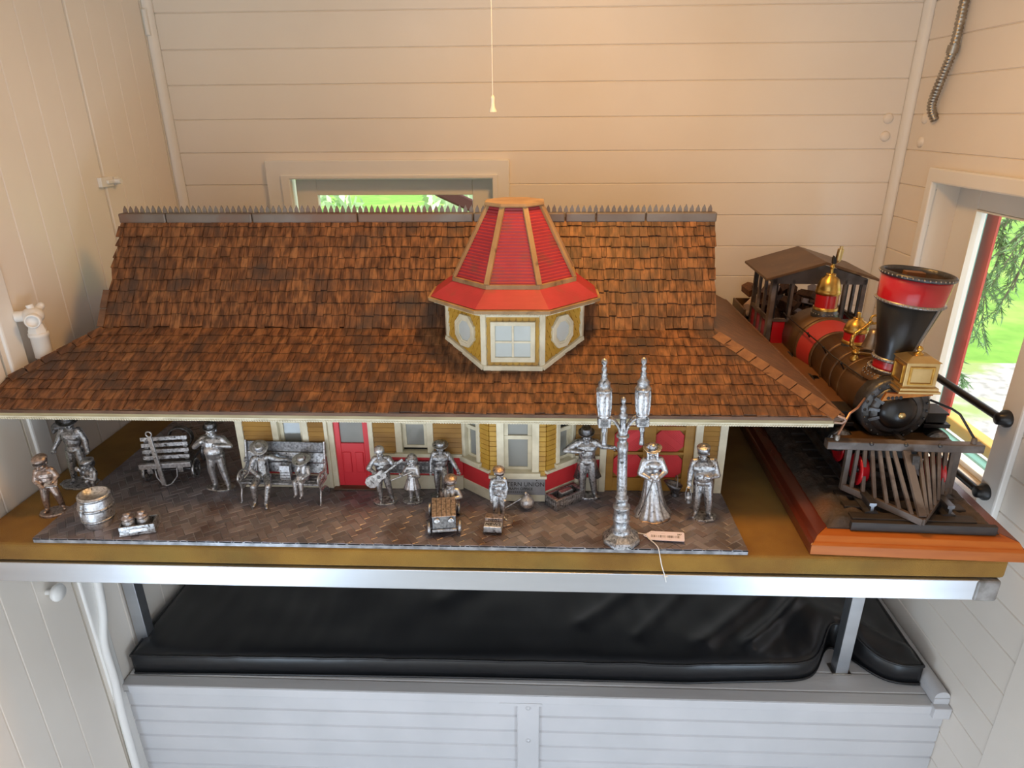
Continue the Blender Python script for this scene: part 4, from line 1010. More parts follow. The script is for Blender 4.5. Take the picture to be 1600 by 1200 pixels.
# cab
cb = P(tm().bx(-.111, .111, .632, .80, .162, .168), 'cab', LWOOD)
def post(x0, x1, y0, y1, z0, z1): return tm().bx(x0, x1, y0, y1, z0, z1)
cz0, czs, cz1 = .168, .245, .345
for sx in (-1, 1):
    a, b = sorted((sx * .111, sx * .104))
    # front pieces
    for x in ((.100, .111), (.058, .065)):
        q0, q1 = sorted((sx * x[0], sx * x[1])); P(post(q0, q1, .632, .642, cz0, cz1), 'cab_post', LWOOD, cb, bevel=.001)
    q0, q1 = sorted((sx * .065, sx * .100))
    P(post(q0, q1, .6325, .640, cz0, cz0 + .012).bx(q0, q1, .6325, .640, czs - .008, czs).bx(q0, q1, .6325, .640, cz1 - .010, cz1), 'cab_rail', LWOOD, cb, bevel=.0008)
    P(post(q0 + .003, q1 - .003, .6345, .639, cz0 + .012, czs - .008), 'cab_panel', LRED, cb)
    # inner frame of the window
    P(post(q0, q0 + .004, .6335, .639, czs, cz1 - .01).bx(q1 - .004, q1, .6335, .639, czs, cz1 - .01), 'cab_window_frame', LBLACK, cb)
    # side
    for y in (.642, .69, .74, .79):
        P(post(a, b, y if y > .65 else .642, y + .010, cz0, cz1), 'cab_post', LWOOD, cb, bevel=.001)
    P(post(a, b, .642, .80, cz0, cz0 + .012).bx(a, b, .642, .80, czs - .010, czs).bx(a, b, .642, .80, cz1 - .012, cz1), 'cab_rail', LWOOD, cb, bevel=.0008)
    c0, c1 = sorted((sx * .1075, sx * .104)); P(post(c0, c1, .645, .798, cz0 + .010, czs - .008), 'cab_panel', LRED, cb)
    P(post(sx * .111 - .002, sx * .111 + .002, .648, .70, czs - .002, czs + .004), 'arm_rest', LWOOD, cb)
    P(post(*sorted((sx * .100, sx * .111)), .79, .80, cz0, cz1), 'cab_post', LWOOD, cb, bevel=.001)
P(tm().prism([(-.060, cz0), (.060, cz0), (.060, .252), (-.060, .252)], .634, .640, 'y'), 'cab_front_wall', LWOOD, cb)
P(tm().prism([(-.111, cz1 - .012), (.111, cz1 - .012), (.111, cz1 + .002), (0, cz1 + .036), (-.111, cz1 + .002)], .632, .640, 'y'), 'cab_gable', LWOOD, cb)
mb = tm(); 
for sx in (-1, 1):
    mb.add([(0, .612, cz1 + .046), (sx * .133, .612, cz1 + .005), (sx * .133, .825, cz1 + .005), (0, .825, cz1 + .046), (0, .612, cz1 + .039), (sx * .133, .612, cz1 - .001), (sx * .133, .825, cz1 - .001), (0, .825, cz1 + .039)], [(0, 1, 2, 3), (4, 7, 6, 5), (0, 4, 5, 1), (1, 5, 6, 2), (2, 6, 7, 3), (0, 3, 7, 4)])
P(mb, 'cab_roof', LBROWN, cb, bevel=.0012)
# chassis, cylinders, wheels
P(tm().bx(-.05, .05, .135, .62, .125, .150), 'main_frame', LBLACK)
for sx in (-1, 1):
    P(tm().lathe([(0, 0), (.0225, 0), (.024, .004), (.024, .070), (0, .070)], (sx * .088, .175, .139), 24, RX(-90)), 'cylinder', LBLACK)
    P(tm().lathe([(0, -.004), (.006, -.004), (.008, -.001), (.020, .001), (.0235, .004), (0, .006)], (sx * .088, .170, .139), 24, RX(-90)), 'cylinder_head', PEWD)
    P(tm().bx(*sorted((sx * .064, sx * .112)), .185, .238, .164, .172), 'steam_chest_flange', LBLACK, lo, bevel=.001)
    P(tm().bx(*sorted((sx * .068, sx * .104)), .190, .232, .1725, .190), 'steam_chest', LBLACK, lo, bevel=.0015)
    P(tm().bx(*sorted((sx * .066, sx * .106)), .187, .235, .190, .194), 'steam_chest_lid', LBLACK, lo, bevel=.001)
    for y, r in ((.125, .027), (.215, .027)):
        wz = .0783 + r
        w_ = P(tm().lathe([(.005, -.006), (r - .004, -.006), (r - .003, -.007), (r, -.007), (r, .004), (r + .003, .005), (r + .003, .007), (r - .004, .007), (.005, .003)], (sx * .066, y, wz), 28, RY(90 * sx)), 'pilot_wheel', LRED)
        P(tm().lathe([(0, .009), (.005, .009), (.007, .004)], (sx * .066, y, wz), 14, RY(90 * sx)), 'wheel_hub', LBLACK, w_)
    for y in (.40, .55):
        r = .052; wz = .0783 + r
        w_ = P(tm().lathe([(r - .010, -.004), (r - .007, -.007), (r, -.007), (r, .005), (r + .003, .006), (r + .003, .008), (r - .008, .008)], (sx * .066, y, wz), 36, RY(90 * sx), cap=False), 'driving_wheel', LBLACK)
        mb = tm()
        for q in range(14):
            a = 2 * PI * q / 14; mb.bar((sx * .066, y + .006 * math.cos(a), wz + .006 * math.sin(a)), (sx * .066, y + (r - .008) * math.cos(a), wz + (r - .008) * math.sin(a)), .005, .005, (1, 0, 0))
        P(mb, 'wheel_spokes', LRED, w_)
    P(tm().bar((sx * .083, .24, .139), (sx * .083, .55, .118), .004, .008), 'side_rod', RAILM)
# pilot beam and pilot
be = P(tm().bx(-.136, .136, .112, .130, .150, .166), 'pilot_beam', LWOOD, bevel=.0015)
P(tm().bx(-.105, .105, .13, .19, .148, .152), 'pilot_deck', LBROWN)
P(tm().bx(-.002, .006, .125, .30, .160, .166), 'deck_strap', RAILM)
mb = tm()
for x in (-.06, 0.0, .058): mb.ell((x, .112, .164), (.004, .004, .004), 8, 5)
P(mb, 'beam_bolts', LIRON, be)
for sx, mt in ((-1, mat('pink_copper_rod', (.50, .28, .20), .3, .8)), (1, LBLACK)):
    q = P(tm().lathe([(.0048, 0), (.0048, .009), (.003, .011), (0, .0115)], (sx * .1185, .120, .166), 12), 'stanchion_base', RIVET if sx < 0 else LWOOD, be)
    P(tm().tube([(sx * .1185, .120, .175), (sx * (.098 if sx < 0 else .092), .135, .213 if sx < 0 else .216), (sx * .082, .145, .219 if sx < 0 else .222), (sx * .058, .175, .226)], .0022, 8), 'stay_rod', mt, be)
def ptop(x): return Vector((x, .116, .151))
tipp = Vector((.006, .020, .062)); cl_ = Vector((-.093, .116, .072)); cr_ = Vector((.094, .118, .072))
for a, b in ((cl_, tipp), (tipp, cr_)): P(tm().bar(a, b, .007, .013), 'pilot_frame', LWOOD, bevel=.0008)
P(tm().bar((-.093, .121, .15), (-.093, .118, .066), .009, .010, (0, 1, 0)), 'pilot_side_bar', LWOOD, bevel=.0008); P(tm().bar((.094, .121, .15), (.094, .118, .066), .012, .012, (0, 1, 0)), 'pilot_side_bar', LWOOD, bevel=.0008)
for i in range(6):
    x = lin(-.080, -.018, i / 5); t = (i + .7) / 6.6; P(tm().bar(ptop(x), cl_.lerp(tipp, t) + Vector((0, 0, .005)), .0062, .006, (0, 1, 0)), 'pilot_slat', LWOOD, bevel=.0006)
for i in range(6):
    x = lin(.026, .084, i / 5); t = (i + .9) / 6.8; P(tm().bar(ptop(x), tipp.lerp(cr_, t) + Vector((0, 0, .005)), .0062, .006, (0, 1, 0)), 'pilot_slat', LWOOD, bevel=.0006)
P(tm().bar(ptop(.003) + Vector((0, -.002, 0)), tipp + Vector((0, .004, .008)), .013, .008, (0, 1, 0)), 'pilot_nose_bar', LWOOD, bevel=.0008)
P(tm().bar((.013, .100, .150), (.012, .094, .126), .013, .012, (0, 1, 0)), 'coupler_bar', LIRON, bevel=.001)
# tender with firewood
te = thing('model_tender', 'dark wooden tender coupled behind the locomotive cab and heaped with firewood', 'model tender', tuple(Vector(TO) + RZ(TY) @ Vector((0, .84, .078))), TY)
def Q(mb, name, mt, **k): return mb.build(name, mt, te, **k)
Q(tm().bx(-.105, .105, .815, LB - .003, .10, .150), 'tender_frame', LBLACK)
TW_ = .122
Q(tm().bx(-TW_, TW_, .81, LB - .001, .150, .156), 'tender_floor', LBROWN)
for sx in (-1, 1): Q(tm().bx(*sorted((sx * TW_, sx * (TW_ - .006))), .812, LB - .001, .156, .218), 'tender_side', LBROWN, bevel=.002)
Q(tm().bx(-TW_ + .006, TW_ - .006, LB - .008, LB - .002, .156, .218), 'tender_back', LBROWN, bevel=.002)
for sx in (-1, 1):
    for y in (.845, .91):
        r = .027; Q(tm().lathe([(0, -.006), (r, -.006), (r, .004), (r + .003, .005), (r + .003, .007), (0, .007)], (sx * .066, y, .0783 + r), 24, RY(90 * sx)), 'tender_wheel', LBLACK)
random.seed(21)
lbls = ['split firewood chunk heaped in the tender behind the cab']
for k in range(30):
    lay = 0 if k < 13 else (1 if k < 23 else 2); n_ = (13, 10, 7)[lay]; i = k - (0, 13, 23)[lay]
    x = -.098 + .196 * (i + .5) / n_ + random.uniform(-.004, .004); y = random.choice((.852, .900)) + random.uniform(-.006, .006); z = (.192, .226, .256)[lay] + random.uniform(-.004, .004)
    m = T(*TO) @ RZ(TY) @ T(x, y, z) @ Matrix.Rotation(random.uniform(-.7, .7), 4, 'X') @ Matrix.Rotation(random.uniform(-.8, .8), 4, 'Z') @ Matrix.Rotation(random.uniform(-.5, .5), 4, 'Y')
    wv, hv = random.uniform(.012, .018), random.uniform(.010, .015)
    mb = MB(m).prism([(-wv, -hv), (wv * .9, -hv * .8), (wv, hv * .3), (wv * .2, hv), (-wv * .9, hv * .7)], -random.uniform(.016, .026), random.uniform(.016, .026), 'y')
    o = mb.build('firewood_chunk', FIREP if k % 4 == 1 else FIREW, bevel=.0012)
    tag(o, 'pale split firewood chunk heaped in the tender behind the cab' if k % 4 == 1 else 'dark brown split firewood chunk heaped in the tender behind the cab', 'firewood', 'pale firewood in the tender' if k % 4 == 1 else 'dark firewood in the tender')
# ---------------------------------------------------------------- pewter figurines
ZG = .0507
class Fig:
    def __init__(s, label, x, y, h, rz=0, lean=0, z=ZG, sc=None, cat='figurine'):
        s.h = h; s.t = thing('pewter_figurine', label, cat, (x, y, z), rz, 'pewter figurines', ry=lean)
        s.m = root_m(s.t) @ Matrix.Scale(h, 4); s.b = MB(s.m)
    def mb(s, m=None): return MB(s.m @ (m or Matrix.Identity(4)))
    def part(s, mb, name, mt=PEW, rm=0, par=None, **k): return mb.build(name, mt, par or s.t, remesh=s.h * rm, **k)
    def limb(s, a, b, c, ra, rb, rc): s.b.cap(a, b, ra, rb); s.b.cap(b, c, rb, rc)
    def hand(s, p, d, side, curl=.5, k=1.0, pn=(0, -1, 0)):
        p = Vector(p); d = Vector(d).normalized(); n = Vector(pn); n = (n - d * n.dot(d)).normalized(); w_ = d.cross(n).normalized() * side
        m = Matrix((( *w_, ), (*n,), (*d,))).transposed().to_4x4()
        s.b.ell(p + d * .020 * k, (.021 * k, .012 * k, .027 * k), 10, 7, m)
        for i, L in enumerate((.030, .035, .033, .026)):
            q = p + d * .040 * k + w_ * (.0155 - .0103 * i) * k; f = (d * (1 - curl * .55) + n * curl).normalized(); q2 = q + f * L * .5 * k; f2 = (d * (1 - curl) + n * curl * 1.5).normalized()
            s.b.cap(q, q2, .0072 * k, .0066 * k, 8); s.b.cap(q2, q2 + f2 * L * .5 * k, .0066 * k, .005 * k, 8)
        q = p + d * .014 * k + w_ * .019 * k; q2 = q + (d * .6 + w_ * .7 + n * .4).normalized() * .020 * k
        s.b.cap(q, q2, .0085 * k, .0075 * k, 8); s.b.cap(q2, q2 + (d * .9 + n * .5).normalized() * .016 * k, .007 * k, .0058 * k, 8)
    def head(s, c, r=.068, tilt=0, turn=0, mous=False, beard=False):
        r *= 1.12
        c = Vector(c); m = T(*c) @ RZ(turn) @ RX(tilt); f = r / .068; s.hm = m; s.hf = f
        def e(p, rr): s.b.ell(m @ Vector([q * f for q in p]), [q * f for q in rr], 14, 10, m.to_3x3().to_4x4())
        def cp(a, b, ra, rb): s.b.cap(m @ (Vector(a) * f), m @ (Vector(b) * f), ra * f, rb * f, 8)
        e((0, .008, .012), (.058, .068, .066)); e((0, -.012, -.030), (.045, .050, .045)); e((0, -.036, -.060), (.022, .022, .016))
        cp((0, -.060, .004), (0, -.080, -.018), .008, .013); cp((-.012, -.070, -.021), (.012, -.070, -.021), .008, .008)
        cp((-.036, -.050, .016), (-.008, -.062, .014), .010, .008); cp((.036, -.050, .016), (.008, -.062, .014), .010, .008)
        for sx in (-1, 1):
            e((sx * .022, -.0545, .000), (.0105, .008, .0075)); e((sx * .032, -.046, -.020), (.016, .014, .014))
            e((sx * .061, .008, -.004), (.008, .015, .022)); e((sx * .063, .004, -.012), (.007, .011, .012))
        cp((-.017, -.0575, -.039), (.017, -.0575, -.039), .0065, .0065); cp((-.013, -.0555, -.049), (.013, -.0555, -.049), .0065, .0065)
        if mous:
            for sx in (-1, 1): cp((sx * .002, -.066, -.031), (sx * .032, -.055, -.044), .010, .006)
        if beard: e((0, -.035, -.068), (.038, .032, .034))
        s.b.cap(m @ Vector((0, .012 * f, -.05 * f)), m @ Vector((0, .020 * f, -.11 * f)), .034 * f, .040 * f)
    def hmb(s): return MB(s.m @ s.hm @ Matrix.Scale(s.hf, 4))
    def torso(s, sh=.80, hip=.50, g=1.0, sw=.105, belly=0, fwd=0, x=0, y=0):
        g *= 1.2; sw *= 1.06
        """upright torso from hips to shoulders"""
        b = s.b; sz = sh
        b.cap((x - sw + .028, y + fwd, sz - .012), (x + sw - .028, y + fwd, sz - .012), .042, .042)
        b.cap((x - sw * .5, y + fwd - .004, sz - .075), (x + sw * .5, y + fwd - .004, sz - .075), .066 * g, .066 * g)
        b.ell((x, y + fwd * .6, lin(hip, sz, .5)), (.088 * g, .064 * g, .13))
        if belly: b.ell((x, y - .030 - belly, lin(hip, sz, .36)), (.085 * g, .060 * g, .095))
        b.ell((x, y, hip + .02), (.090 * g, .066 * g, .062))
        b.cap((x, y + fwd + .006, sz), (x, y + fwd + .004, sz + .055), .036, .032)
    def leg(s, hip, kn, an, toe=(0, -.085, 0), r=(.056, .042, .030), sole=None):
        r = [q * 1.24 for q in r]
        s.b.cap(hip, kn, r[0], r[1]); s.b.cap(kn, an, r[1], r[2])
        a = Vector(an); e = a + Vector(toe); z = -.026
        s.b.cap(a + Vector((0, .018, z + .006)), e + Vector((0, 0, z)), .027, .023); s.b.cap(a + Vector((0, 0, 0)), a.lerp(e, .55) + Vector((0, 0, z * .6)), .026, .020)
    def arm(s, sh, el, wr, d=None, r=(.038, .031, .021), side=1, curl=.6, hk=1.0, pn=(0, -1, 0)):
        r = [q * 1.25 for q in r]; hk *= 1.12
        s.b.cap(sh, el, r[0], r[1]); s.b.cap(el, wr, r[1], r[2])
        d = Vector(d) if d is not None else Vector(wr) - Vector(el)
        s.b.cap(Vector(wr) - d.normalized() * .012, Vector(wr) + d.normalized() * .004, r[2] + .004, r[2] + .004)
        s.hand(wr, d, side, curl, hk, pn)
    def folds(s, pts, r=.006):
        for a, b in pts: s.b.cap(a, b, r, r * .6, 6)
    def finish(s, mt=PEW, vox=.0065, name='body'):
        return s.part(s.b, name, mt, vox)
    def base(s, r=.17, ry=None, mt=PEW, z=.022, c=(0, -.02), seedn=0):
        random.seed(seedn); mb = s.mb(); ry = ry or r * .8; n = 22; ph = [random.uniform(-.07, .07) for _ in range(n)]
        o = [(c[0] + r * (1 + ph[i]) * math.cos(2 * PI * i / n), c[1] + ry * (1 + ph[i]) * math.sin(2 * PI * i / n)) for i in range(n)]
        q = [(c[0] + (a - c[0]) * .93, c[1] + (b - c[1]) * .93) for a, b in o]
        vs = [(a, b, -.001) for a, b in o] + [(a, b, z * .6) for a, b in o] + [(a, b, z) for a, b in q]
        fs = [tuple(range(n))[::-1], tuple(range(2 * n, 3 * n))]
        for i in range(n):
            j = (i + 1) % n; fs += [(i, j, n + j, n + i), (n + i, n + j, 2 * n + j, 2 * n + i)]
        mb.add(vs, fs); return s.part(mb, 'ground_base', mt)
    def hair(s, mt=PEW, long=False, z0=-.01, bob=False):
        mb = s.hmb(); mb.ell((0, .014, .022), (.066, .072, .064), 18, 12)
        if bob:
            mb.ell((0, .022, -.016), (.073, .062, .062), 18, 12)
            for k in range(-3, 4): mb.cap((k * .018, -.052 + abs(k) * .006, .045), (k * .021, -.062 + abs(k) * .009, .016), .012, .010, 6)
        for k in range(14):
            a = 2 * PI * k / 14; mb.cap((.02 * math.cos(a), .014 + .02 * math.sin(a), .085), (.064 * math.cos(a), .018 + .066 * math.sin(a), .030), .007, .007, 6)
        if long:
            for sx in (-1, 1): mb.cap((sx * .052, .0, .0), (sx * .055, -.022, -.135), .020, .014)
            mb.cap((0, .06, 0), (0, .055, -.10), .04, .03)
        if not (bob or long): mb.cap((0, .062, .0), (0, .052, -.034), .034, .026)
        return s.part(mb, 'hair', mt, .006)
    def brim_hat(s, R_=.115, crown=.064, ch=.075, z=.034, mt=PEW, curl=0.0, sy=1.0, tilt=0, dent=True, name='hat'):
        mb = MB(s.m @ s.hm @ Matrix.Scale(s.hf, 4) @ T(0, .008, z) @ RX(tilt))
        mb.lathe([(crown + .002, -.006), (R_ * .8, -.009), (R_, -.004), (R_ * 1.01, .001), (R_ * .98, .004), (R_ * .8, -.001), (crown + .006, .003), (crown + .001, .008), (crown, .022), (crown * .96, ch * .8), (crown * .82, ch), (crown * .45, ch * (.9 if dent else 1.12)), (0, ch * (.86 if dent else 1.16))], (0, 0, 0), 30, sy=sy, mod=lambda t, u: 1.0)
        if curl: 
            for i, v in enumerate(mb.v): pass
        hmx = mb.m
        if curl:
            inv = hmx.inverted()
            for i, v in enumerate(mb.v):
                q = inv @ v; rr = math.hypot(q.x, q.y)
                if rr > crown * 1.1: q.z += curl * ((abs(q.x) / R_) ** 2) * R_
                mb.v[i] = hmx @ q
        h = s.part(mb, name, mt)
        bd = MB(hmx).lathe([(crown + .001, .006), (crown + .0045, .008), (crown + .004, .020), (crown, .021)], (0, 0, 0), 30, sy=sy, cap=False); bd.build('hat_band', PEWD, h)
        return h
    def flat_cap(s, mt=PEW, visor=True, puff=1.0, z=.036, mil=False):
        mb = s.hmb()
        if mil: mb.lathe([(.066, z - .012), (.068, z + .012), (.075, z + .042), (.070, z + .050), (0, z + .052)], (0, .008, 0), 26)
        else: mb.ell((0, .012, z + .018), (.080 * puff, .084 * puff, .040), 22, 12); mb.lathe([(.064, z - .014), (.068, z), (.066, z + .012)], (0, .010, 0), 26)
        h = s.part(mb, 'cap', mt)
        if visor:
            v = s.hmb(); pts = [(.055 * math.cos(a), -.045 + .045 * math.sin(a)) for a in [PI + i * PI / 10 for i in range(11)]]
            v.prism(pts, z - .013, z - .006, 'z'); v.build('cap_visor', PEWD, h)
        return h
# ---- 1 man with a sack on his shoulder, far left
f = Fig('pewter man with a dark sack over his shoulder, back left', .006, .215, .158, 6, 4, z=.0402)
f.base(.24, .17, seedn=1)
f.leg((-.05, 0, .50), (-.068, .0, .27), (-.080, .01, .056)); f.leg((.05, 0, .50), (.085, -.02, .28), (.135, -.01, .056), (.03, -.08, 0))
f.torso(.79, .50, 1.05)
f.arm((-.098, 0, .785), (-.165, -.02, .64), (-.22, -.05, .53), (-.35, -.2, -.9), side=-1, curl=.8)
f.arm((.10, 0, .79), (.165, -.01, .66), (.20, -.06, .54), (.3, -.5, -.8), side=1)
f.head((0, -.018, .905), .066, 12, 6, mous=True)
f.folds([((-.06, -.06, .60), (.06, -.065, .72)), ((.07, -.05, .60), (-.03, -.07, .70)), ((-.06, -.045, .46), (-.03, -.05, .38)), ((.07, -.05, .44), (.05, -.05, .36)), ((-.09, -.03, .16), (-.05, -.04, .13)), ((.09, -.04, .18), (.13, -.04, .14))])
f.finish(PEWD if 0 else PEW); f.hair(PEWD); f.brim_hat(.125, .066, .07, .036, PEWD, .10, tilt=8)
mb = f.mb(); mb.cap((-.06, .06, .86), (-.20, .05, .80), .078, .062); mb.cap((-.20, .05, .80), (-.225, .02, .745), .05, .03); mb.cap((-.06, .05, .87), (.0, -.03, .83), .05, .02); f.part(mb, 'sack', PEWD, .008)
# ---- 2 boy with a paper
f = Fig('pewter boy in a flat cap reading a sheet of paper, at the left table edge', .026, .103, .129, 22, 2, z=.0402)
f.base(.215, .15, PEWB, .04, (.02, -.02), 2)
f.leg((-.045, 0, .45), (-.062, -.012, .26), (-.075, .0, .085), (-.02, -.085, 0)); f.leg((.05, 0, .46), (.105, -.045, .33), (.125, .0, .10), (.04, -.075, 0))
f.torso(.73, .46, 1.02, .10)
f.arm((-.092, 0, .72), (-.135, -.03, .58), (-.04, -.115, .50), (.8, -.5, -.1), side=1, pn=(0, 0, 1)); f.arm((.092, 0, .72), (.155, -.02, .61), (.10, -.10, .545), (-.4, -.8, -.1), side=-1, pn=(0, 0, 1))
f.head((-.005, -.03, .86), .079, 18, -16); f.folds([((-.05, -.06, .56), (.05, -.065, .63)), ((-.06, -.05, .68), (.02, -.07, .62))])
f.finish(PEWB); f.hair(PEWD); f.flat_cap(PEWB, True, 1.0)
mb = f.mb(); mb.add([(-.02, -.13, .49), (.16, -.15, .50), (.16, -.05, .56), (-.0, -.04, .565), (-.02, -.13, .494), (.16, -.15, .504), (.16, -.05, .564), (-.0, -.04, .569)], [(3, 2, 1, 0), (4, 5, 6, 7), (0, 1, 5, 4), (1, 2, 6, 5), (2, 3, 7, 6), (3, 0, 4, 7)]); f.part(mb, 'paper_sheet', PEWL)
# ---- 3 boy behind the barrel
f = Fig('pewter boy in a cap raising a coin-like disc to his eye, behind the barrel', .078, .158, .084, -14, 0)
f.leg((-.06, 0, .40), (-.09, -.09, .36), (-.09, -.04, .10)); f.leg((.06, 0, .40), (.09, -.09, .36), (.09, -.04, .10)); f.torso(.62, .36, 1.25, .13)
f.arm((-.125, 0, .60), (-.22, -.05, .50), (-.16, -.12, .66), (-.2, -.1, .9), (.05, .04, .028), side=-1, hk=1.3); f.arm((.125, 0, .60), (.16, -.07, .44), (-.02, -.15, .50), (-.9, -.1, .2), (.05, .04, .028), side=1, hk=1.3)
f.head((.01, -.03, .80), .108, 10, -30); f.finish(PEW, .009); f.hair(PEWD); f.flat_cap(PEW, True, 1.05)
mb = f.mb(); mb.lathe([(0, -.012), (.06, -.012), (.065, 0), (.06, .012), (0, .012)], (-.215, -.14, .70), 22, RX(80)); f.part(mb, 'round_disc', PEWL)
# ---- barrel
bt = thing('pewter_barrel', 'pewter hooped barrel with an open rusty top and a spigot, front left', 'barrel', (.1525, .0515, ZG))
bz0 = ZG; mb = MB(T(.1525, .0515, ZG) @ RY(3))
mb.lathe([(.0225, 0), (.0262, .012), (.0288, .028), (.0296, .036), (.0285, .048), (.0268, .060), (.0258, .066), (.0240, .066), (.0236, .060), (0, .058)], (0, 0, 0), 40, mod=lambda t, u: 1 - .012 * max(0, math.cos(t * 14)) ** 12); mb.build('staves', PEWL, bt)
for z, r in ((.017, .0275), (.041, .0296), (.061, .0268)): MB(T(.1525, .0515, ZG) @ RY(3)).lathe([(r - .001, z - .0028), (r + .0006, z - .0026), (r + .0008, z + .0026), (r - .001, z + .0028)], (0, 0, 0), 40, cap=False).build('hoop', PEW, bt)
MB(T(.1525, .0515, ZG) @ RY(3)).lathe([(0, .0575), (.0238, .0583)], (0, 0, 0), 30, cap=False).build('rusty_lid', mat('rusty_brown', (.20, .09, .05), .6, .3, c2=(.35, .18, .11), nscale=90), bt)
mb = MB(T(.1525, .0515, ZG)); mb.cap((-.004, -.0265, .047), (-.003, -.033, .046), .0038, .003); mb.cap((-.003, -.033, .048), (-.004, -.034, .037), .0028, .0022); mb.cap((-.003, -.031, .048), (-.001, -.031, .058), .002, .003); mb.build('spigot', PEW, bt)
# ---- crate with jars
ct = thing('pewter_crate', 'low pewter crate holding round jars, beside the barrel', 'crate', (.241, .034, ZG), 16)
m = root_m(ct)
for a in ((-.030, .030, -.017, -.0135, .0, .019), (-.030, .030, .0135, .017, .0, .019), (-.030, -.0265, -.0135, .0135, 0, .019), (.0265, .030, -.0135, .0135, 0, .019)): MB(m).bx(*a).build('crate_wall', PEW, ct, .0008)
MB(m).bx(-.031, .031, -.018, .018, .0003, .003).build('crate_floor', PEW, ct, .0005)
MB(m).bx(-.018, .018, -.0182, -.0168, .006, .0135).build('label_panel', PEWL, ct, .0006)
for i, (dx, dy, lb) in enumerate(((-.0155, -.002, 'small pewter lidded jar standing at the left in the low crate'), (.0078, .001, 'small pewter lidded jar standing at the middle of the low crate'))):
    q = m @ Vector((dx, dy, .0032)); j = thing('pewter_jar', lb, 'jar', tuple(q), 0, 'jars in the crate'); mm = root_m(j)
    MB(mm).lathe([(.0088, 0), (.0108, .004), (.0110, .016), (.0097, .0215), (.0077, .0235), (0, .0235)], (0, 0, 0), 22).build('jar_body', PEW, j)
    MB(mm).lathe([(.0093, .023), (.0105, .0245), (.0105, .028), (.0077, .030), (.0066, .0335), (.0072, .0355), (0, .0365)], (0, 0, 0), 22).build('jar_lid', PEWB, j)
# ---- baggage cart
bc = thing('baggage_cart', 'pewter baggage cart with a slatted end and tall draw pole, left of the depot', 'cart', (.203, .235, ZG), 9)
m = root_m(bc)
for i, z in enumerate((.052, .0655, .079, .0925)): MB(m @ T(0, -.03, 0) @ RX(-8)).bx(-.046, .046, -.0025, .0025, z, z + .0085).build('end_slat', PEW, bc, .0008)
for sx in (-1, 1): MB(m @ T(0, -.03, 0) @ RX(-8)).bx(sx * .038 - .004, sx * .038 + .004, .0025, .006, .036, .1).build('end_stake', PEWD, bc, .0006)
MB(m).bx(-.050, .050, -.036, .088, .040, .047).build('cart_deck', PEWD, bc, .001)
MB(m).bx(-.051, .051, -.041, -.032, .038, .049).build('end_beam', PEWL, bc, .001)
for sx in (-1, 1):
    MB(m).bx(sx * .030 - .005, sx * .030 + .005, -.042, -.028, .028, .040).build('deck_block', PEW, bc, .0008)
    for y, r, nm in ((-.014, .021, 'front_wheel'), (.062, .030, 'rear_wheel')):
        w_ = MB(m).lathe([(r - .004, -.003), (r, -.003), (r, .003), (r - .004, .003), (r - .004, -.003)], (sx * .049, y, r + .0002), 28, RY(90), cap=False).build(nm, PEW, bc)
        mb = MB(m)
        for k in range(8):
            a = 2 * PI * k / 8; mb.bar((sx * .049, y, r), (sx * .049, y + (r - .003) * math.cos(a), r + (r - .003) * math.sin(a)), .003, .003, (1, 0, 0))
        mb.lathe([(0, -.005), (.005, -.005), (.005, .005), (0, .005)], (sx * .049, y, r), 12, RY(90)); mb.build('wheel_spokes', PEWD, w_)
    MB(m).tube([(sx * .022, -.036, .040), (sx * .020, -.040, .018), (sx * .008, -.046, .004), (0, -.048, .0022)], .0018, 6).build('draw_brace', PEW, bc)
MB(m).cyl((-.049, -.014, .021), (.049, -.014, .021), .0025, seg=8).cyl((-.049, .062, .03), (.049, .062, .03), .0025, seg=8).build('axle', PEWD, bc)
pa, pb = Vector((.204, .1885, ZG + .003)), Vector((.1935, .1915, .163)); 
MB().bar(pa, pb, .0092, .004, (0, -1, 0)).build('draw_pole', PEWL, bc, .0008)
cc = [pb + Vector((.0058 * math.cos(a), 0, .0055 + .0058 * math.sin(a))) for a in [i * PI / 10 for i in range(20)]]
MB().tube(cc, .0016, 8, closed=True).build('pole_ring', PEWL, bc)
# hose reel like coil on the cart
def coil(x, y, z, r):
    mb = MB(m)
    for k in range(3): mb.tube([(x + r * math.cos(a), y + k * .005, z + r * math.sin(a)) for a in [i * PI / 12 for i in range(24)]], .0025, 6, closed=True)
    return mb
coil(.012, .03, .0725, .023).build('wire_coil', PEWD, bc)
# ---- 4 portly man
f = Fig('portly pewter man in a bowler raising both hands to his waistcoat, left of the bench', .320, .187, .150, 4, 3)
f.base(.20, .11, seedn=3, c=(.03, -.01))
f.leg((-.055, 0, .50), (-.072, -.005, .28), (-.045, .0, .056)); f.leg((.055, 0, .50), (.085, -.005, .28), (.135, -.015, .056), (.03, -.08, 0))
f.torso(.77, .49, 1.22, .12, .02)
f.arm((-.115, 0, .755), (-.235, -.04, .64), (-.115, -.10, .745), (.5, -.2, .6), side=1, curl=.9); f.arm((.115, 0, .755), (.225, -.03, .66), (.085, -.11, .70), (-.9, -.1, .2), side=-1, curl=.9)
f.head((0, -.02, .885), .066, 8, -6, mous=True); f.folds([((-.08, -.05, .56), (.0, -.10, .53)), ((.08, -.05, .56), (.0, -.10, .53)), ((0, -.115, .52), (0, -.10, .68))])
f.finish(PEWL); f.hair(PEWD); f.brim_hat(.092, .064, .068, .038, PEWD, .18, dent=False)
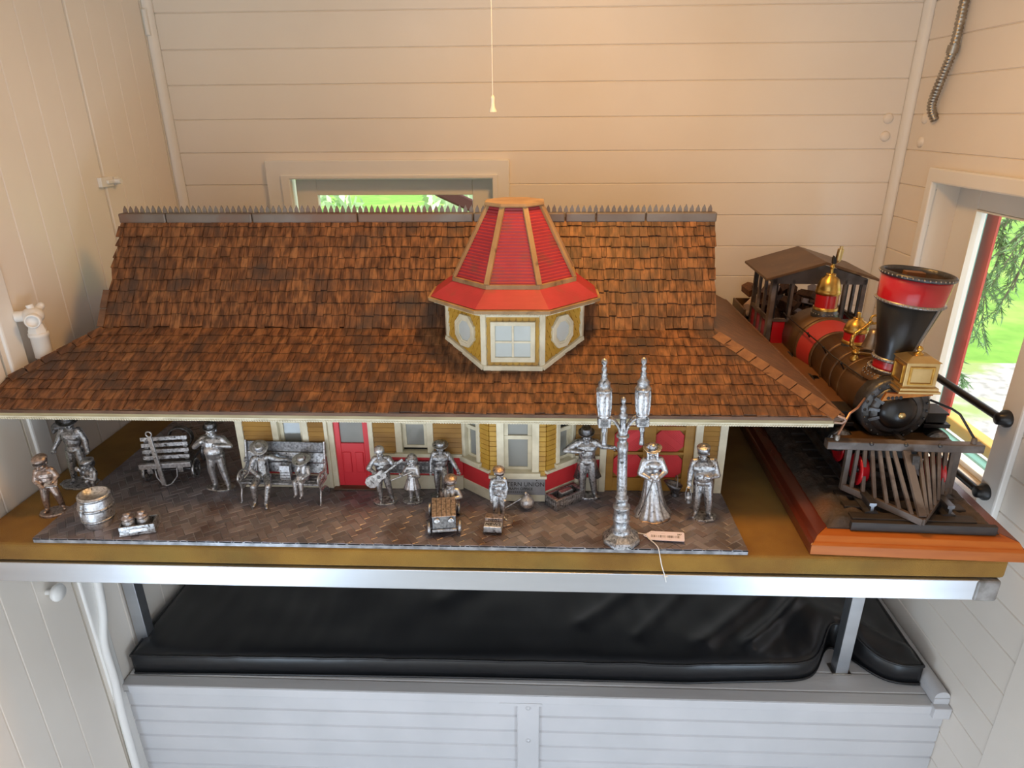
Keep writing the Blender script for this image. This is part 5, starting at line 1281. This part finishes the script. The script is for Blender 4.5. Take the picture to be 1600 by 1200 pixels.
# ---- park bench
pb_ = thing('pewter_bench', 'pewter park bench with scrolled iron ends in front of the first window', 'bench', (.472, .156, ZG), -2)
m = root_m(pb_)
for i, y in enumerate((-.020, -.008, .004)): MB(m).bx(-.079, .079, y, y + .011, .038, .0415).build('seat_slat', PEW, pb_, .0008)
for i in range(3): MB(m @ T(0, .017, .046) @ RX(-12)).bx(-.081, .081, -.0015, .0025, i * .0215, i * .0215 + .0205).build('back_slat', PEWD if i == 2 else PEW, pb_, .0008)
for sx in (-1, 1):
    mb = MB(m); X_ = sx * .080
    for ctl in (((-.026, .0), (-.024, .014), (-.019, .026), (-.022, .040), (-.028, .052), (-.022, .060), (-.010, .062), (.004, .058), (.014, .066), (.020, .086), (.026, .112)), ((.024, .0), (.018, .012), (.008, .022), (-.004, .026), (-.016, .026)), ((-.022, .042), (-.008, .046), (.006, .046), (.014, .052), (.018, .066)), ((-.018, .030), (-.008, .037), (.006, .037), (.018, .044), (.022, .086))):
        mb.tube(smooth_path([Vector((X_, a, b)) for a, b in ctl], 5), .0022, 6)
    for (a, b, r) in ((-.014, .052, .005), (.0, .050, .004), (.010, .058, .004), (.012, .075, .004)): mb.tube([(X_, a + r * math.cos(t), b + r * math.sin(t)) for t in [i * PI / 6 for i in range(12)]], .0013, 5, closed=True)
    mb.cap((X_, -.026, .001), (X_, -.029, .001), .0018); mb.build('scrolled_end', PEWL, pb_)
# ---- 5 man sprawled on the bench
f = Fig('pewter man in a wide hat sprawled on the park bench, arm outstretched', .432, .154, .132, 12, 0)
hz = .335
f.b.ell((0, .02, hz + .04), (.095, .08, .06)); f.b.cap((0, .03, hz + .06), (.005, .06, .60), .085, .080); f.b.cap((-.08, .06, .64), (.09, .06, .64), .045, .045); f.b.cap((0, .06, .62), (0, .04, .72), .038, .034)
f.leg((-.055, -.02, hz + .02), (-.105, -.24, hz - .01), (-.115, -.22, .056), (-.02, -.08, 0)); f.leg((.055, -.02, hz + .02), (.10, -.23, hz - .03), (.045, -.30, .056), (.02, -.085, 0))
f.arm((-.115, .06, .63), (-.165, .0, .49), (-.06, -.08, .42), (.7, -.5, -.2), side=1); f.arm((.115, .065, .64), (.22, .04, .60), (.36, .05, .575), (1, 0, -.1), side=-1, pn=(0, -.3, -1))
f.head((.0, .02, .79), .070, 20, 10, beard=True); f.folds([((-.07, -.02, .42), (.06, -.02, .50)), ((.06, -.02, .42), (-.05, .0, .52)), ((-.06, -.08, .40), (-.08, -.16, .38)), ((.05, -.08, .38), (.08, -.16, .36))])
f.finish(PEW); f.hair(PEWD); f.brim_hat(.112, .064, .072, .034, PEWL, .12, tilt=16)
bg_ = thing('pewter_sack', 'small pewter bag standing on the bench seat beside the sprawled man', 'bag', (.478, .156, ZG + .0417)); mm = root_m(bg_)
mb = MB(mm); mb.prism([(-.0105, 0), (.0105, 0), (.0095, .020), (.010, .030), (-.010, .031), (-.0095, .020)], -.006, .006, 'y'); mb.build('bag_body', PEWL, bg_, .0015)
MB(mm).tube([(-.005, -.004, .030), (-.005, -.005, .036), (0, -.005, .039), (.005, -.005, .036), (.005, -.004, .030)], .0012, 6).build('bag_handle', PEWD, bg_)
mb = MB(mm)
for i in range(3): mb.bx(-.0095, .0095, -.0068, -.0058, .003 + i * .006, .0042 + i * .006)
mb.build('bag_stitching', PEWD, bg_)
# ---- 6 girl with a wide hat seated at the bench end
f = Fig('little pewter girl in a wide-brimmed hat seated at the right end of the bench', .5115, .156, .090, -14, 0)
hz = .49
f.b.ell((0, .04, hz + .03), (.10, .10, .07)); f.b.cap((0, .04, hz + .05), (0, .05, .70), .088, .075); f.b.cap((-.07, .05, .74), (.07, .05, .74), .045, .045)
f.leg((-.055, -.02, hz + .01), (-.07, -.22, hz - .01), (-.06, -.25, .21), (0, -.085, 0), (.06, .05, .038)); f.leg((.055, -.02, hz + .01), (.07, -.22, hz - .01), (.08, -.25, .20), (.01, -.085, 0), (.06, .05, .038))
f.arm((-.105, .05, .72), (-.14, -.01, .60), (-.04, -.12, .565), (.6, -.6, -.3), (.042, .036, .026), side=1); f.arm((.105, .05, .72), (.15, -.01, .60), (.09, -.14, .565), (-.4, -.7, -.4), (.042, .036, .026), side=-1)
f.head((0, .02, .88), .092, 16, 6); f.finish(PEWL, .008); f.hair(PEWD, long=True); f.brim_hat(.135, .060, .055, .036, PEWL, .05, dent=False)
mb = f.mb(); mb.lathe([(.09, .60), (.13, .52), (.16, .48), (.15, .47), (0, .48)], (0, -.06, 0), 24, sy=1.15, mod=lambda t, u: 1 + .05 * u * math.cos(9 * t)); f.part(mb, 'skirt', PEWL)
# ---- 7 guitar player
f = Fig('pewter man in a vest playing a guitar, standing beside the red door', .672, .146, .122, 8, 1)
f.base(.20, .14, seedn=5, c=(.02, -.02))
f.leg((-.05, 0, .50), (-.065, -.02, .28), (-.045, -.03, .056)); f.leg((.05, 0, .50), (.085, -.01, .28), (.125, .0, .056), (.03, -.08, 0)); f.torso(.79, .50, 1.08)
f.arm((-.105, 0, .775), (-.215, .0, .60), (-.06, -.12, .55), (.9, -.2, -.2), side=1, pn=(0, 1, 0)); f.arm((.105, 0, .775), (.20, -.04, .66), (.235, -.13, .74), (-.1, -.3, .9), side=-1)
f.head((-.02, -.02, .90), .070, 12, 10, beard=True); f.folds([((-.04, -.05, .40), (.0, -.045, .30)), ((.07, -.045, .24), (.12, -.04, .20)), ((.07, -.05, .30), (.11, -.045, .26))]); f.finish(PEW); f.hair(PEWL)
gm = T(-.03, -.125, .53) @ RY(-38) @ Matrix.Identity(4)
gp = [(-.26, 0), (-.25, .06), (-.20, .10), (-.13, .105), (-.07, .08), (-.01, .068), (.05, .075), (.09, .06), (.11, .0), (.09, -.06), (.05, -.075), (-.01, -.068), (-.07, -.08), (-.13, -.105), (-.20, -.10), (-.25, -.06)]
gt = f.mb(gm); gt.prism(gp, -.022, .022, 'y'); g1 = f.part(gt, 'guitar', PEWL, bevel=.0006)
f.part(f.mb(gm).prism([(.09, -.014), (.37, -.012), (.38, -.020), (.47, -.018), (.47, .018), (.38, .020), (.37, .012), (.09, .014)], -.034, -.014, 'y'), 'guitar_neck', PEW, par=g1)
f.part(f.mb(gm).lathe([(0, -.001), (.032, -.001), (.032, .001)], (-.02, -.0225, 0), 18, RX(90)).bx(-.16, -.148, -.03, -.02, -.04, .04), 'sound_hole', PEWD, par=g1)
# ---- 8 flute girl
f = Fig('pewter girl in a pleated dress playing a flute, right of the guitar player', .7285, .149, .105, 4, 2)
f.base(.19, .14, seedn=6)
f.leg((-.04, 0, .40), (-.045, .01, .25), (-.03, .0, .062), (0, -.08, 0), (.045, .036, .03)); f.leg((.05, 0, .40), (.075, .01, .25), (.10, .02, .062), (.02, -.08, 0), (.045, .036, .03)); f.torso(.71, .47, .9, .09)
f.arm((-.085, 0, .70), (-.15, -.06, .61), (-.17, -.15, .625), (-.5, -.3, .2), side=-1, curl=.9, pn=(0, 0, 1)); f.arm((.085, 0, .70), (.12, -.05, .54), (.0, -.13, .60), (-.6, -.2, .6), side=-1, curl=.9)
f.head((.0, -.025, .86), .088, 14, -18); f.finish(PEWL); f.hair(PEW, bob=True)
mb = f.mb(); mb.lathe([(.078, .60), (.082, .53), (.088, .50), (.115, .40), (.150, .295), (.158, .27), (.150, .268), (0, .30)], (0, 0, 0), 60, sy=.85, mod=lambda t, u: 1 + .06 * u * math.cos(14 * t)); f.part(mb, 'pleated_dress', PEWL)
f.part(f.mb().cyl((.01, -.125, .672), (-.36, -.19, .535), .0125, .0125, 10), 'flute', PEWL)
# ---- 9 man with hat, foot raised
f = Fig('pewter man in a round hat, one knee raised, behind the toy car', .782, .169, .124, 4, 2)
f.base(.17, .15, PEWD, seedn=7)
f.leg((-.05, 0, .50), (-.055, -.02, .29), (-.045, -.01, .058)); f.leg((.05, 0, .50), (.08, -.14, .42), (.05, -.10, .20), (.0, -.085, 0)); f.torso(.77, .49, 1.08)
f.arm((-.105, 0, .755), (-.15, .0, .60), (-.155, -.03, .46), (0, -.2, -1), side=-1); f.arm((.105, 0, .755), (.19, -.01, .62), (.28, -.07, .49), (.5, -.3, -.8), side=1)
f.head((0, -.02, .885), .066, 14, 0, beard=True); f.folds([((-.05, -.06, .70), (-.03, -.07, .54)), ((.05, -.06, .70), (.03, -.07, .54)), ((-.06, -.06, .60), (.06, -.065, .57))]); f.finish(PEW); f.hair(PEWD); f.brim_hat(.115, .066, .055, .038, PEW, .03, dent=False)
mb = f.mb(); mb.lathe([(.075, .80), (.115, .72), (.10, .58), (.125, .44), (.115, .43), (.09, .57), (.10, .70)], (0, .012, 0), 28, sy=.75, arc=(-50, 230), mod=lambda t, u: 1 + .04 * u * math.cos(9 * t)); f.part(mb, 'jacket', PEWD)
f.part(f.mb().lathe([(.06, .02), (.07, .06), (.065, .15), (.05, .16), (0, .16)], (.05, -.12, 0), 16), 'foot_stool', PEWB)
# ---- toy car and boy
tc_ = thing('toy_cart', 'pewter soapbox car with a plank bonnet and disc wheels, front centre', 'toy car', (.803, .066, ZG), 8); m = root_m(tc_)
mb = MB(m); mb.add([(-.021, -.036, .012), (.021, -.036, .012), (.023, .030, .012), (-.023, .030, .012), (-.021, -.034, .040), (.021, -.034, .040), (.023, .012, .048), (-.023, .012, .048), (.023, .030, .034), (-.023, .030, .034)], [(3, 2, 1, 0), (0, 1, 5, 4), (4, 5, 6, 7), (1, 2, 8, 6, 5), (0, 4, 7, 9, 3), (2, 3, 9, 8), (6, 8, 9, 7)]); mb.build('car_body', PEWD, tc_, .0015)
mb = MB(m)
for i in range(5): 
    x0 = -.0215 + i * .0087; mb.add([(x0, -.0375, .0405), (x0 + .0081, -.0375, .0405), (x0 + .0081, .012, .0495), (x0, .012, .0495), (x0, -.0375, .0425), (x0 + .0081, -.0375, .0425), (x0 + .0081, .012, .0515), (x0, .012, .0515)], [(3, 2, 1, 0), (4, 5, 6, 7), (0, 1, 5, 4), (1, 2, 6, 5), (2, 3, 7, 6), (3, 0, 4, 7)])
mb.build('bonnet_planks', PEWB, tc_, .0004)
MB(m).bx(-.022, .022, -.0395, -.034, .010, .0155).build('bumper', PEW, tc_, .001)
for sx in (-1, 1):
    MB(m).lathe([(.005, 0), (.0055, .004), (.004, .005), (0, .004)], (sx * .0125, -.035, .033), 14, RX(90)).build('headlamp', PEWL, tc_)
    for y in (-.027, .036):
        r = .0125; w_ = MB(m).lathe([(0, -.002), (r - .003, -.002), (r - .002, -.003), (r, -.002), (r, .002), (r - .002, .003), (r - .003, .0015), (.004, .0015), (.003, .0035), (0, .0035)], (sx * .0275, y, r), 24, RY(90 * sx)).build('wheel', PEW, tc_)
for y in (-.027, .036): MB(m).cyl((-.027, y, .0125), (.027, y, .0125), .002, seg=8).build('axle', PEWD, tc_)
MB(m).bx(-.024, .024, .030, .055, .010, .016).build('car_floor', PEW, tc_, .001)
f = Fig('pewter boy resting his chin on his hand, sitting at the back of the soapbox car', .812, .108, .084, 10, 0)
f.b.ell((0, .02, .26), (.11, .09, .09)); f.b.cap((0, .02, .30), (0, .0, .56), .105, .095); f.b.cap((-.08, .0, .58), (.10, .0, .58), .055, .055)
f.leg((-.06, 0, .27), (-.08, -.16, .30), (-.08, -.14, .235), (0, -.05, 0)); f.leg((.06, 0, .27), (.08, -.16, .30), (.08, -.14, .235), (0, -.05, 0))
f.arm((-.11, .0, .57), (-.10, -.14, .42), (-.075, -.11, .60), (.2, .1, .9), (.052, .042, .034), side=-1, hk=1.2); f.arm((.13, .0, .57), (.20, -.08, .44), (-.03, -.17, .44), (-1, 0, 0), (.052, .042, .034), side=1, hk=1.2)
f.head((-.005, -.035, .80), .115, 14, -8); f.finish(PEWL, .009); f.flat_cap(PEWB, True, .98, .03)
# ---- newsboy
f = Fig('pewter newsboy in a floppy cap standing behind his stack of newspapers', .9025, .088, .113, 10, 1)
f.base(.22, .20, PEWB, .03, (.03, -.07), 8)
f.leg((-.045, 0, .48), (-.06, -.03, .28), (-.055, .01, .060)); f.leg((.05, 0, .48), (.06, -.02, .28), (.065, -.02, .060), (.05, -.08, 0)); f.torso(.76, .48, .98, .095)
f.arm((-.095, 0, .74), (-.13, .0, .58), (-.125, -.04, .43), (0, -.2, -1), side=-1); f.arm((.095, 0, .74), (.13, .0, .58), (.10, -.06, .45), (-.2, -.3, -1), side=1)
f.head((0, -.02, .875), .070, 14, 10); f.folds([((-.05, -.06, .68), (.04, -.065, .60)), ((.05, -.06, .68), (-.03, -.065, .58)), ((-.05, -.055, .50), (.05, -.055, .49))]); f.finish(PEW); f.hair(PEWD); f.flat_cap(PEWB, True, 1.12, .034)
ns = thing('newspaper_stack', 'tied stack of pewter newspapers at the feet of the newsboy', 'newspapers', (.8955, .0505, ZG + .0036), -4); m = root_m(ns)
MB(m).bx(-.0165, .0165, .004, .020, 0, .0195).build('back_bundle', PEWB, ns, .001)
MB(m).bx(-.0165, .0165, -.014, .003, 0, .0125).build('front_bundle', PEWL, ns, .001)
mb = MB(m)
for i in range(5): mb.bx(-.0168, .0168, -.0144, .0034, .0015 + i * .0022, .0021 + i * .0022)
mb.build('paper_edges', PEW, ns)
text('NEWS', .0105, m @ T(0, -.0055, .0127), INK, ns); text('NEWS', .0075, m @ T(0, .0038, .0155) @ RX(90), INK, ns)
# ---- bundle on a stick
bu = thing('pewter_bindle', 'pewter cloth bundle tied to a stick lying before the bay window', 'bundle', (.955, .126, ZG)); m = root_m(bu)
mb = MB(m); mb.ell((0, 0, .0135), (.0145, .0135, .0135), 18, 12)
for k in range(8): a = 2 * PI * k / 8; mb.cap((.013 * math.cos(a), .012 * math.sin(a), .015), (.003 * math.cos(a), .003 * math.sin(a), .0275), .0025, .0022, 6)
mb.cap((0, 0, .026), (-.002, -.001, .033), .003, .004); mb.build('cloth_bundle', PEWL, bu, remesh=.0009)
MB(m).tube([(-.046, -.010, .0025), (-.02, -.002, .016), (.004, .004, .029)], .0018, 8).build('stick', PEW, bu)
# ---- open box
ob = thing('pewter_strongbox', 'open pewter box with a recessed top and lettering-like relief beside the bay', 'box', (1.0298, .1525, ZG), 38.5); m = root_m(ob)
L1, W1, H1 = .037, .018, .0225
MB(m).bx(-L1, L1, -W1, W1, .0002, .004).build('box_floor', PEW, ob)
for a in ((-L1, L1, -W1, -W1 + .0055, .0005, H1), (-L1, L1, W1 - .0055, W1, .0005, H1), (-L1, -L1 + .009, -W1 + .0055, W1 - .0055, .0005, H1), (L1 - .009, L1, -W1 + .0055, W1 - .0055, .0005, H1)): MB(m).bx(*a).build('box_wall', PEW, ob, .0012)
MB(m).bx(-.013, .015, -.006, .006, .004, .026).build('inner_block', PEWL, ob, .0015)
mb = MB(m); random.seed(4)
for i in range(9): mb.bx(-.024 + i * .0055, -.0205 + i * .0055, -W1 - .0008, -W1 + .001, .009, .014 + random.uniform(0, .005))
for i in range(5): mb.bx(-L1 - .0008, -L1 + .001, -.013 + i * .0055, -.0098 + i * .0055, .009, .014 + random.uniform(0, .005))
mb.build('side_relief', PEWL, ob, .0004)
# ---- man in frock coat
f = Fig('pewter man in a long open frock coat, left of the lamp post', 1.076, .173, .156, -2, -3)
f.base(.145, .08, seedn=9, c=(.0, -.02))
f.leg((-.05, 0, .50), (-.065, -.01, .28), (-.065, .0, .056)); f.leg((.05, 0, .50), (.065, -.01, .28), (.085, -.005, .056), (.02, -.08, 0)); f.torso(.79, .50, 1.0, .105, .0)
f.arm((-.105, 0, .775), (-.265, -.03, .68), (-.085, -.085, .685), (1, 0, 0), side=1, curl=.8); f.arm((.105, 0, .775), (.20, -.03, .725), (.30, -.09, .74), (1, -.2, .1), side=1)
f.head((0, -.022, .885), .062, 16, 0, beard=True); f.folds([((-.05, -.055, .55), (.05, -.055, .55)), ((-.07, -.045, .42), (-.04, -.05, .36)), ((.04, -.05, .44), (.07, -.05, .36)), ((-.08, -.03, .20), (-.05, -.035, .17)), ((.055, -.035, .20), (.085, -.03, .17))])
f.finish(PEW); f.hair(PEWD); f.brim_hat(.098, .064, .078, .036, PEWD, .10)
mb = f.mb(); mb.lathe([(.06, .83), (.115, .79), (.112, .70), (.098, .58), (.125, .44), (.175, .28), (.165, .275), (.115, .44), (.09, .58), (.102, .70), (.106, .77), (.055, .82)], (0, .012, 0), 40, sy=.52, arc=(-48, 228), mod=lambda t, u: 1 + .07 * max(0, u - .2) * math.cos(8 * t)); f.part(mb, 'frock_coat', PEWD, fix=True)
# ---- lamp post
lp = thing('pewter_lamp_post', 'tall twin-lantern pewter street lamp standing at the platform front', 'street lamp', (1.1257, .0285, ZG), 0, ry=-2.2); m = root_m(lp)
MB(m).lathe([(.0345, 0), (.0345, .005), (.032, .009), (.022, .016), (.019, .0185), (0, .0185)], (0, 0, 0), 8, RZ(22.5), sm=False).build('octagon_base', PEW, lp, .001)
MB(m).lathe([(.0185, .017), (.0165, .022), (.0165, .0255), (.0140, .027), (.0140, .042), (.0155, .044), (.0155, .046), (.0138, .048), (.0138, .066), (.0152, .067), (.0152, .0705), (.0105, .073), (.0105, .084), (.0118, .085), (.0112, .088), (.0088, .090), (.0086, .150), (.0082, .178), (.0095, .180), (.0095, .193), (.0072, .195), (.0072, .203), (.0105, .205), (.0110, .208), (.008, .2105), (0, .211)], (0, 0, 0), 24).build('post', PEW, lp)
MB(m).lathe([(.0075, .208), (.0085, .216), (.0055, .226), (.0055, .238), (.0075, .240), (.0078, .246), (.0048, .250), (.0048, .255), (.0062, .258), (.0040, .263), (.0026, .266), (.0040, .269), (.0046, .2725), (.003, .2765), (0, .278)], (0, 0, 0), 18).build('centre_finial', PEW, lp)
for sx in (-1, 1):
    X_ = sx * .0315
    mb = MB(m)
    for dy in (-.0045, .0045): mb.tube(smooth_path([Vector(c) for c in ((sx * .003, dy, .209), (sx * .008, dy, .225), (sx * .016, dy, .237), (sx * .0245, dy, .2405), (X_, dy, .2415))], 6), .0024, 8)
    for k in range(9): 
        c = smooth_path([Vector(q) for q in ((sx * .003, 0, .209), (sx * .008, 0, .225), (sx * .016, 0, .237), (sx * .0245, 0, .2405), (X_, 0, .2415))], 2)[k]; mb.bx(c.x - .0015, c.x + .0015, -.0045, .0045, c.z - .0016, c.z + .0016)
    mb.build('curved_arm', PEW, lp)
    ln = MB(m).bx(X_ - .010, X_ + .010, -.010, .010, .226, .244).build('lantern', PEW, lp, .0015)
    MB(m).bx(X_ - .0058, X_ + .0058, -.0112, -.009, .2295, .2405).bx(X_ - .0035, X_ + .0035, -.0122, -.0105, .2315, .2385).bx(X_ - .0112, X_ - .009, -.0058, .0058, .2295, .2405).bx(X_ + .009, X_ + .0112, -.0058, .0058, .2295, .2405).build('lantern_boss', PEWD, ln, .0004)
    MB(m).lathe([(.0065, .2255), (.0045, .222), (.0055, .218), (.0032, .213), (.0028, .204), (.0042, .195), (.0046, .190), (.0, .189)], (X_, 0, 0), 14).build('lantern_pendant', PEW, ln)
    MB(m).lathe([(.0095, .243), (.0112, .2455), (.0095, .248), (.0098, .252), (.0118, .266), (.0118, .281), (.0105, .291), (.0, .292)], (X_, 0, 0), 22).build('lantern_glass', PEWL, ln)
    for k in range(6):
        a = R(30 + 60 * k); MB(m).tube([(X_ + r * math.cos(a), r * math.sin(a), z) for r, z in ((.0105, .2475), (.0122, .262), (.0128, .281), (.0118, .291))], .0016, 6).build('lantern_rib', PEW, ln)
    MB(m).lathe([(.0128, .289), (.0138, .2915), (.0125, .294), (.0105, .295), (.0095, .302), (.0105, .3035), (.0062, .309), (.0045, .316), (.0058, .318), (.0034, .322), (.0048, .327), (.0040, .331), (.0024, .333), (.0045, .3365), (.0052, .340), (.0036, .3445), (0, .346)], (X_, 0, 0), 20).build('lantern_cap', PEW, ln)
# ---- lady
f = Fig('pewter lady in a long gown and plumed hat, right of the lamp post', 1.1945, .1115, .156, 2, -4)
f.torso(.76, .50, .86, .095); f.b.ell((0, -.045, .70), (.075, .04, .05)); f.b.ell((0, .0, .35), (.10, .08, .2))
f.arm((-.092, 0, .745), (-.145, -.01, .59), (-.03, -.115, .555), (.9, -.2, 0), side=1, curl=.8); f.arm((.092, 0, .745), (.15, -.01, .59), (.03, -.115, .555), (-.9, -.2, 0), side=-1, curl=.8)
f.head((0, -.018, .875), .060, 8, -4); f.finish(PEWL); f.hair(PEWL, long=True); h_ = f.brim_hat(.110, .056, .062, .036, PEW, .16, dent=False)
mb = MB(f.m @ f.hm @ Matrix.Scale(f.hf, 4)); 
for k in range(6): mb.cap((-.04, -.03, .06), (-.075 + .012 * k, -.045, .10 + .012 * (k % 3)), .012, .007, 6)
mb.build('hat_plume', PEWL, h_)
mb = f.mb(); mb.lathe([(.078, .575), (.083, .54), (.10, .45), (.115, .34), (.135, .22), (.165, .12), (.205, .045), (.225, .012), (.222, 0), (0, 0)], (0, .005, 0), 72, sy=.88, mod=lambda t, u: 1 + .045 * min(1, u * 2) * math.cos(11 * t + .4) + .02 * min(1, u * 2) * math.cos(23 * t)); f.part(mb, 'long_gown', PEWL)
f.part(f.mb().tube(smooth_path([Vector(c) for c in ((-.02, -.135, .54), (-.06, -.125, .42), (-.10, -.125, .30), (-.15, -.13, .18), (-.19, -.12, .08))], 5), .007, 6), 'sash_cord', PEWD); f.part(f.mb().tube(smooth_path([Vector(c) for c in ((.02, -.135, .54), (.04, -.128, .42), (.07, -.14, .30), (.12, -.155, .18), (.19, -.135, .07))], 5), .007, 6), 'sash_cord', PEWD)
f.part(f.mb().ell((-.025, -.135, .61), (.03, .024, .032)).ell((.025, -.135, .615), (.03, .024, .032)).ell((0, -.145, .585), (.028, .022, .03)), 'posy', PEWL, .006)
f.base(.235, .21, PEWB, .012, (0, .0), 11)
# ---- coal scuttle
cs = thing('pewter_coal_scuttle', 'dark pewter coal scuttle with a spout and raised handle before the freight door', 'coal scuttle', (1.250, .181, ZG)); m = root_m(cs)
mb = MB(m); n = 26; prof = [(.008, 0), (.0085, .003), (.0065, .006), (.008, .009), (.0115, .018), (.0135, .026), (.0125, .026), (.0105, .018), (.006, .011), (0, .011)]
vs = []
mb.lathe(prof, (0, 0, 0), 30, mod=lambda t, u: 1)
for i, v in enumerate(mb.v):
    q = m.inverted() @ v; k = max(0, (q.z - .012) / .014); q.x -= k * .006 * max(0, -q.x / .012) * 1.6; q.z += k * .004 * (-q.x / .014); mb.v[i] = m @ q
mb.build('scuttle_bowl', PEWD, cs)
MB(m).tube(smooth_path([Vector(c) for c in ((.0, -.0115, .026), (.001, -.009, .038), (.0015, 0, .045), (.001, .009, .038), (0, .0115, .026))], 5), .0009, 6).build('bail_handle', PEW, cs)
# ---- conductor with lantern
f = Fig('pewter railwayman in a peaked cap holding a lantern, right platform end', 1.288, .109, .150, -6, -4)
f.base(.165, .12, seedn=12, c=(.01, -.03))
f.leg((-.05, 0, .50), (-.068, -.01, .28), (-.080, .0, .056), (-.04, -.08, 0)); f.leg((.05, 0, .50), (.068, -.01, .28), (.075, -.01, .056), (.03, -.085, 0), (.060, .045, .033)); f.torso(.79, .49, 1.14, .115, .01)
f.arm((-.115, 0, .77), (-.155, .0, .62), (-.175, -.05, .50), (-.1, -.35, -.9), side=-1); f.arm((.115, 0, .775), (.165, -.03, .60), (.04, -.115, .615), (-.9, -.2, .2), side=-1, curl=.7)
f.head((-.01, -.02, .90), .066, 8, -20, mous=True); f.folds([((-.07, -.05, .70), (.0, -.09, .60)), ((.07, -.05, .72), (.02, -.09, .62)), ((.0, -.095, .62), (.02, -.085, .50)), ((-.05, -.05, .42), (-.08, -.045, .34))])
f.finish(PEW); f.hair(PEW); f.flat_cap(PEW, True, 1, .034, True)
mb = f.mb(); mb.lathe([(.07, .82), (.128, .775), (.122, .68), (.108, .58), (.122, .46), (.114, .455), (.10, .58), (.114, .69), (.115, .76), (.06, .81)], (0, .006, 0), 36, sy=.74, arc=(-66, 236), mod=lambda t, u: 1 + .03 * u * math.cos(7 * t)); f.part(mb, 'coat', PEWD)
lt = f.mb(T(-.185, -.085, .245)); L1 = lt.lathe([(.038, 0), (.040, .01), (.036, .03), (.030, .035), (.030, .045), (.034, .05)], (0, 0, 0), 18); l1 = f.part(L1, 'lantern', PEWD)
f.part(f.mb(T(-.185, -.085, .245)).lathe([(.026, .045), (.034, .075), (.026, .11), (0, .11)], (0, 0, 0), 16), 'lantern_globe', PEWL, par=l1)
f.part(f.mb(T(-.185, -.085, .245)).lathe([(.032, .108), (.034, .118), (.018, .14), (.020, .152), (0, .155)], (0, 0, 0), 16), 'lantern_cap', PEWD, par=l1)
f.part(f.mb(T(-.185, -.085, .245)).tube([(-.033, 0, .02), (-.036, 0, .12), (-.02, .01, .20), (0, .018, .235), (.02, .01, .20), (.036, 0, .12), (.033, 0, .02)], .005, 6), 'lantern_bail', PEW, par=l1)
# ---- price tag
tg = thing('price_tag', 'pink card price tag with a barcode and string lying on the platform edge', 'price tag', (1.20, .036, ZG + .004)); 
ax_ = (Vector((1.2363, .0384, 0)) - Vector((1.1725, .047, 0))).normalized()
o_ = Vector((1.169, .0395, .0525)); e1 = Vector((.0665, -.0105, .0045)); e1n = e1.normalized(); e2 = Vector((.155, .98, .08)).normalized(); e2 = (e2 - e1n * e2.dot(e1n)).normalized(); e3 = e1n.cross(e2)
m = Matrix(((e1n.x, e2.x, e3.x, o_.x), (e1n.y, e2.y, e3.y, o_.y), (e1n.z, e2.z, e3.z, o_.z), (0, 0, 0, 1)))
TL, TW2 = .070, .0125
pts = [(-.002, 0), (0, -.0035), (.003, -.004), (.012, -TW2), (TL - .003, -TW2), (TL - .0008, -TW2 + .0008), (TL, -TW2 + .003), (TL, TW2 - .003), (TL - .0008, TW2 - .0008), (TL - .003, TW2), (.012, TW2), (.003, .004), (0, .0035)]
MB(m).prism(pts, 0, .0006, 'z').build('card', TAGM, tg)
mb = MB(m); random.seed(9); x = .012
while x < .062:
    wd = random.choice((.0005, .0008, .0012)); mb.bx(x, x + wd, -.0048, .0018, .0005, .0008); x += wd + random.choice((.0006, .0009, .0013))
mb.build('barcode', INK, tg)
text('547', .0052, m @ T(.0615, .0052, .0007), INK, tg)
mb = MB(m)
for i in range(12): mb.bx(.010 + i * .0022, .0115 + i * .0022, .0066, .0071, .0005, .0007)
for i in range(8): mb.bx(.030 + i * .0022, .0312 + i * .0022, -.0078, -.0074, .0005, .0007)
mb.build('small_print', mat('grey_ink', (.25, .2, .25), .6), tg)
MB(m).lathe([(.0016, .0006), (.0016, .0009), (0, .0009)], (.0025, 0, 0), 10).build('string_hole', INK, tg)
key = [o_ + Vector((-.020, .006, .0005)), o_ + Vector((-.008, .003, .002)), o_ + e1n * .002 + Vector((0, -.001, .0018)), Vector((1.1755, .027, .0535)), Vector((1.1835, .014, .0532)), Vector((1.1880, .003, .0515)), Vector((1.1905, -.0045, .040)), Vector((1.1945, -.0075, .022)), Vector((1.2010, -.0085, .002)), Vector((1.2045, -.0085, -.012))]
sp = smooth_path(key, 6); MB().tube(sp, .0009, 6).cap(Vector((1.2012, -.0088, 0)), Vector((1.2055, -.0092, .0005)), .0014, .001).build('string', STRING, tg)
# ---------------------------------------------------------------- bake the voxel figures to plain meshes
bpy.context.view_layer.update()
dg = bpy.context.evaluated_depsgraph_get()
for o in list(COL.objects):
    if o.type == 'MESH' and any(md.type == 'REMESH' for md in o.modifiers):
        me = bpy.data.meshes.new_from_object(o.evaluated_get(dg)); me.name = o.name
        for p in me.polygons: p.use_smooth = True
        o.modifiers.clear(); o.data = me
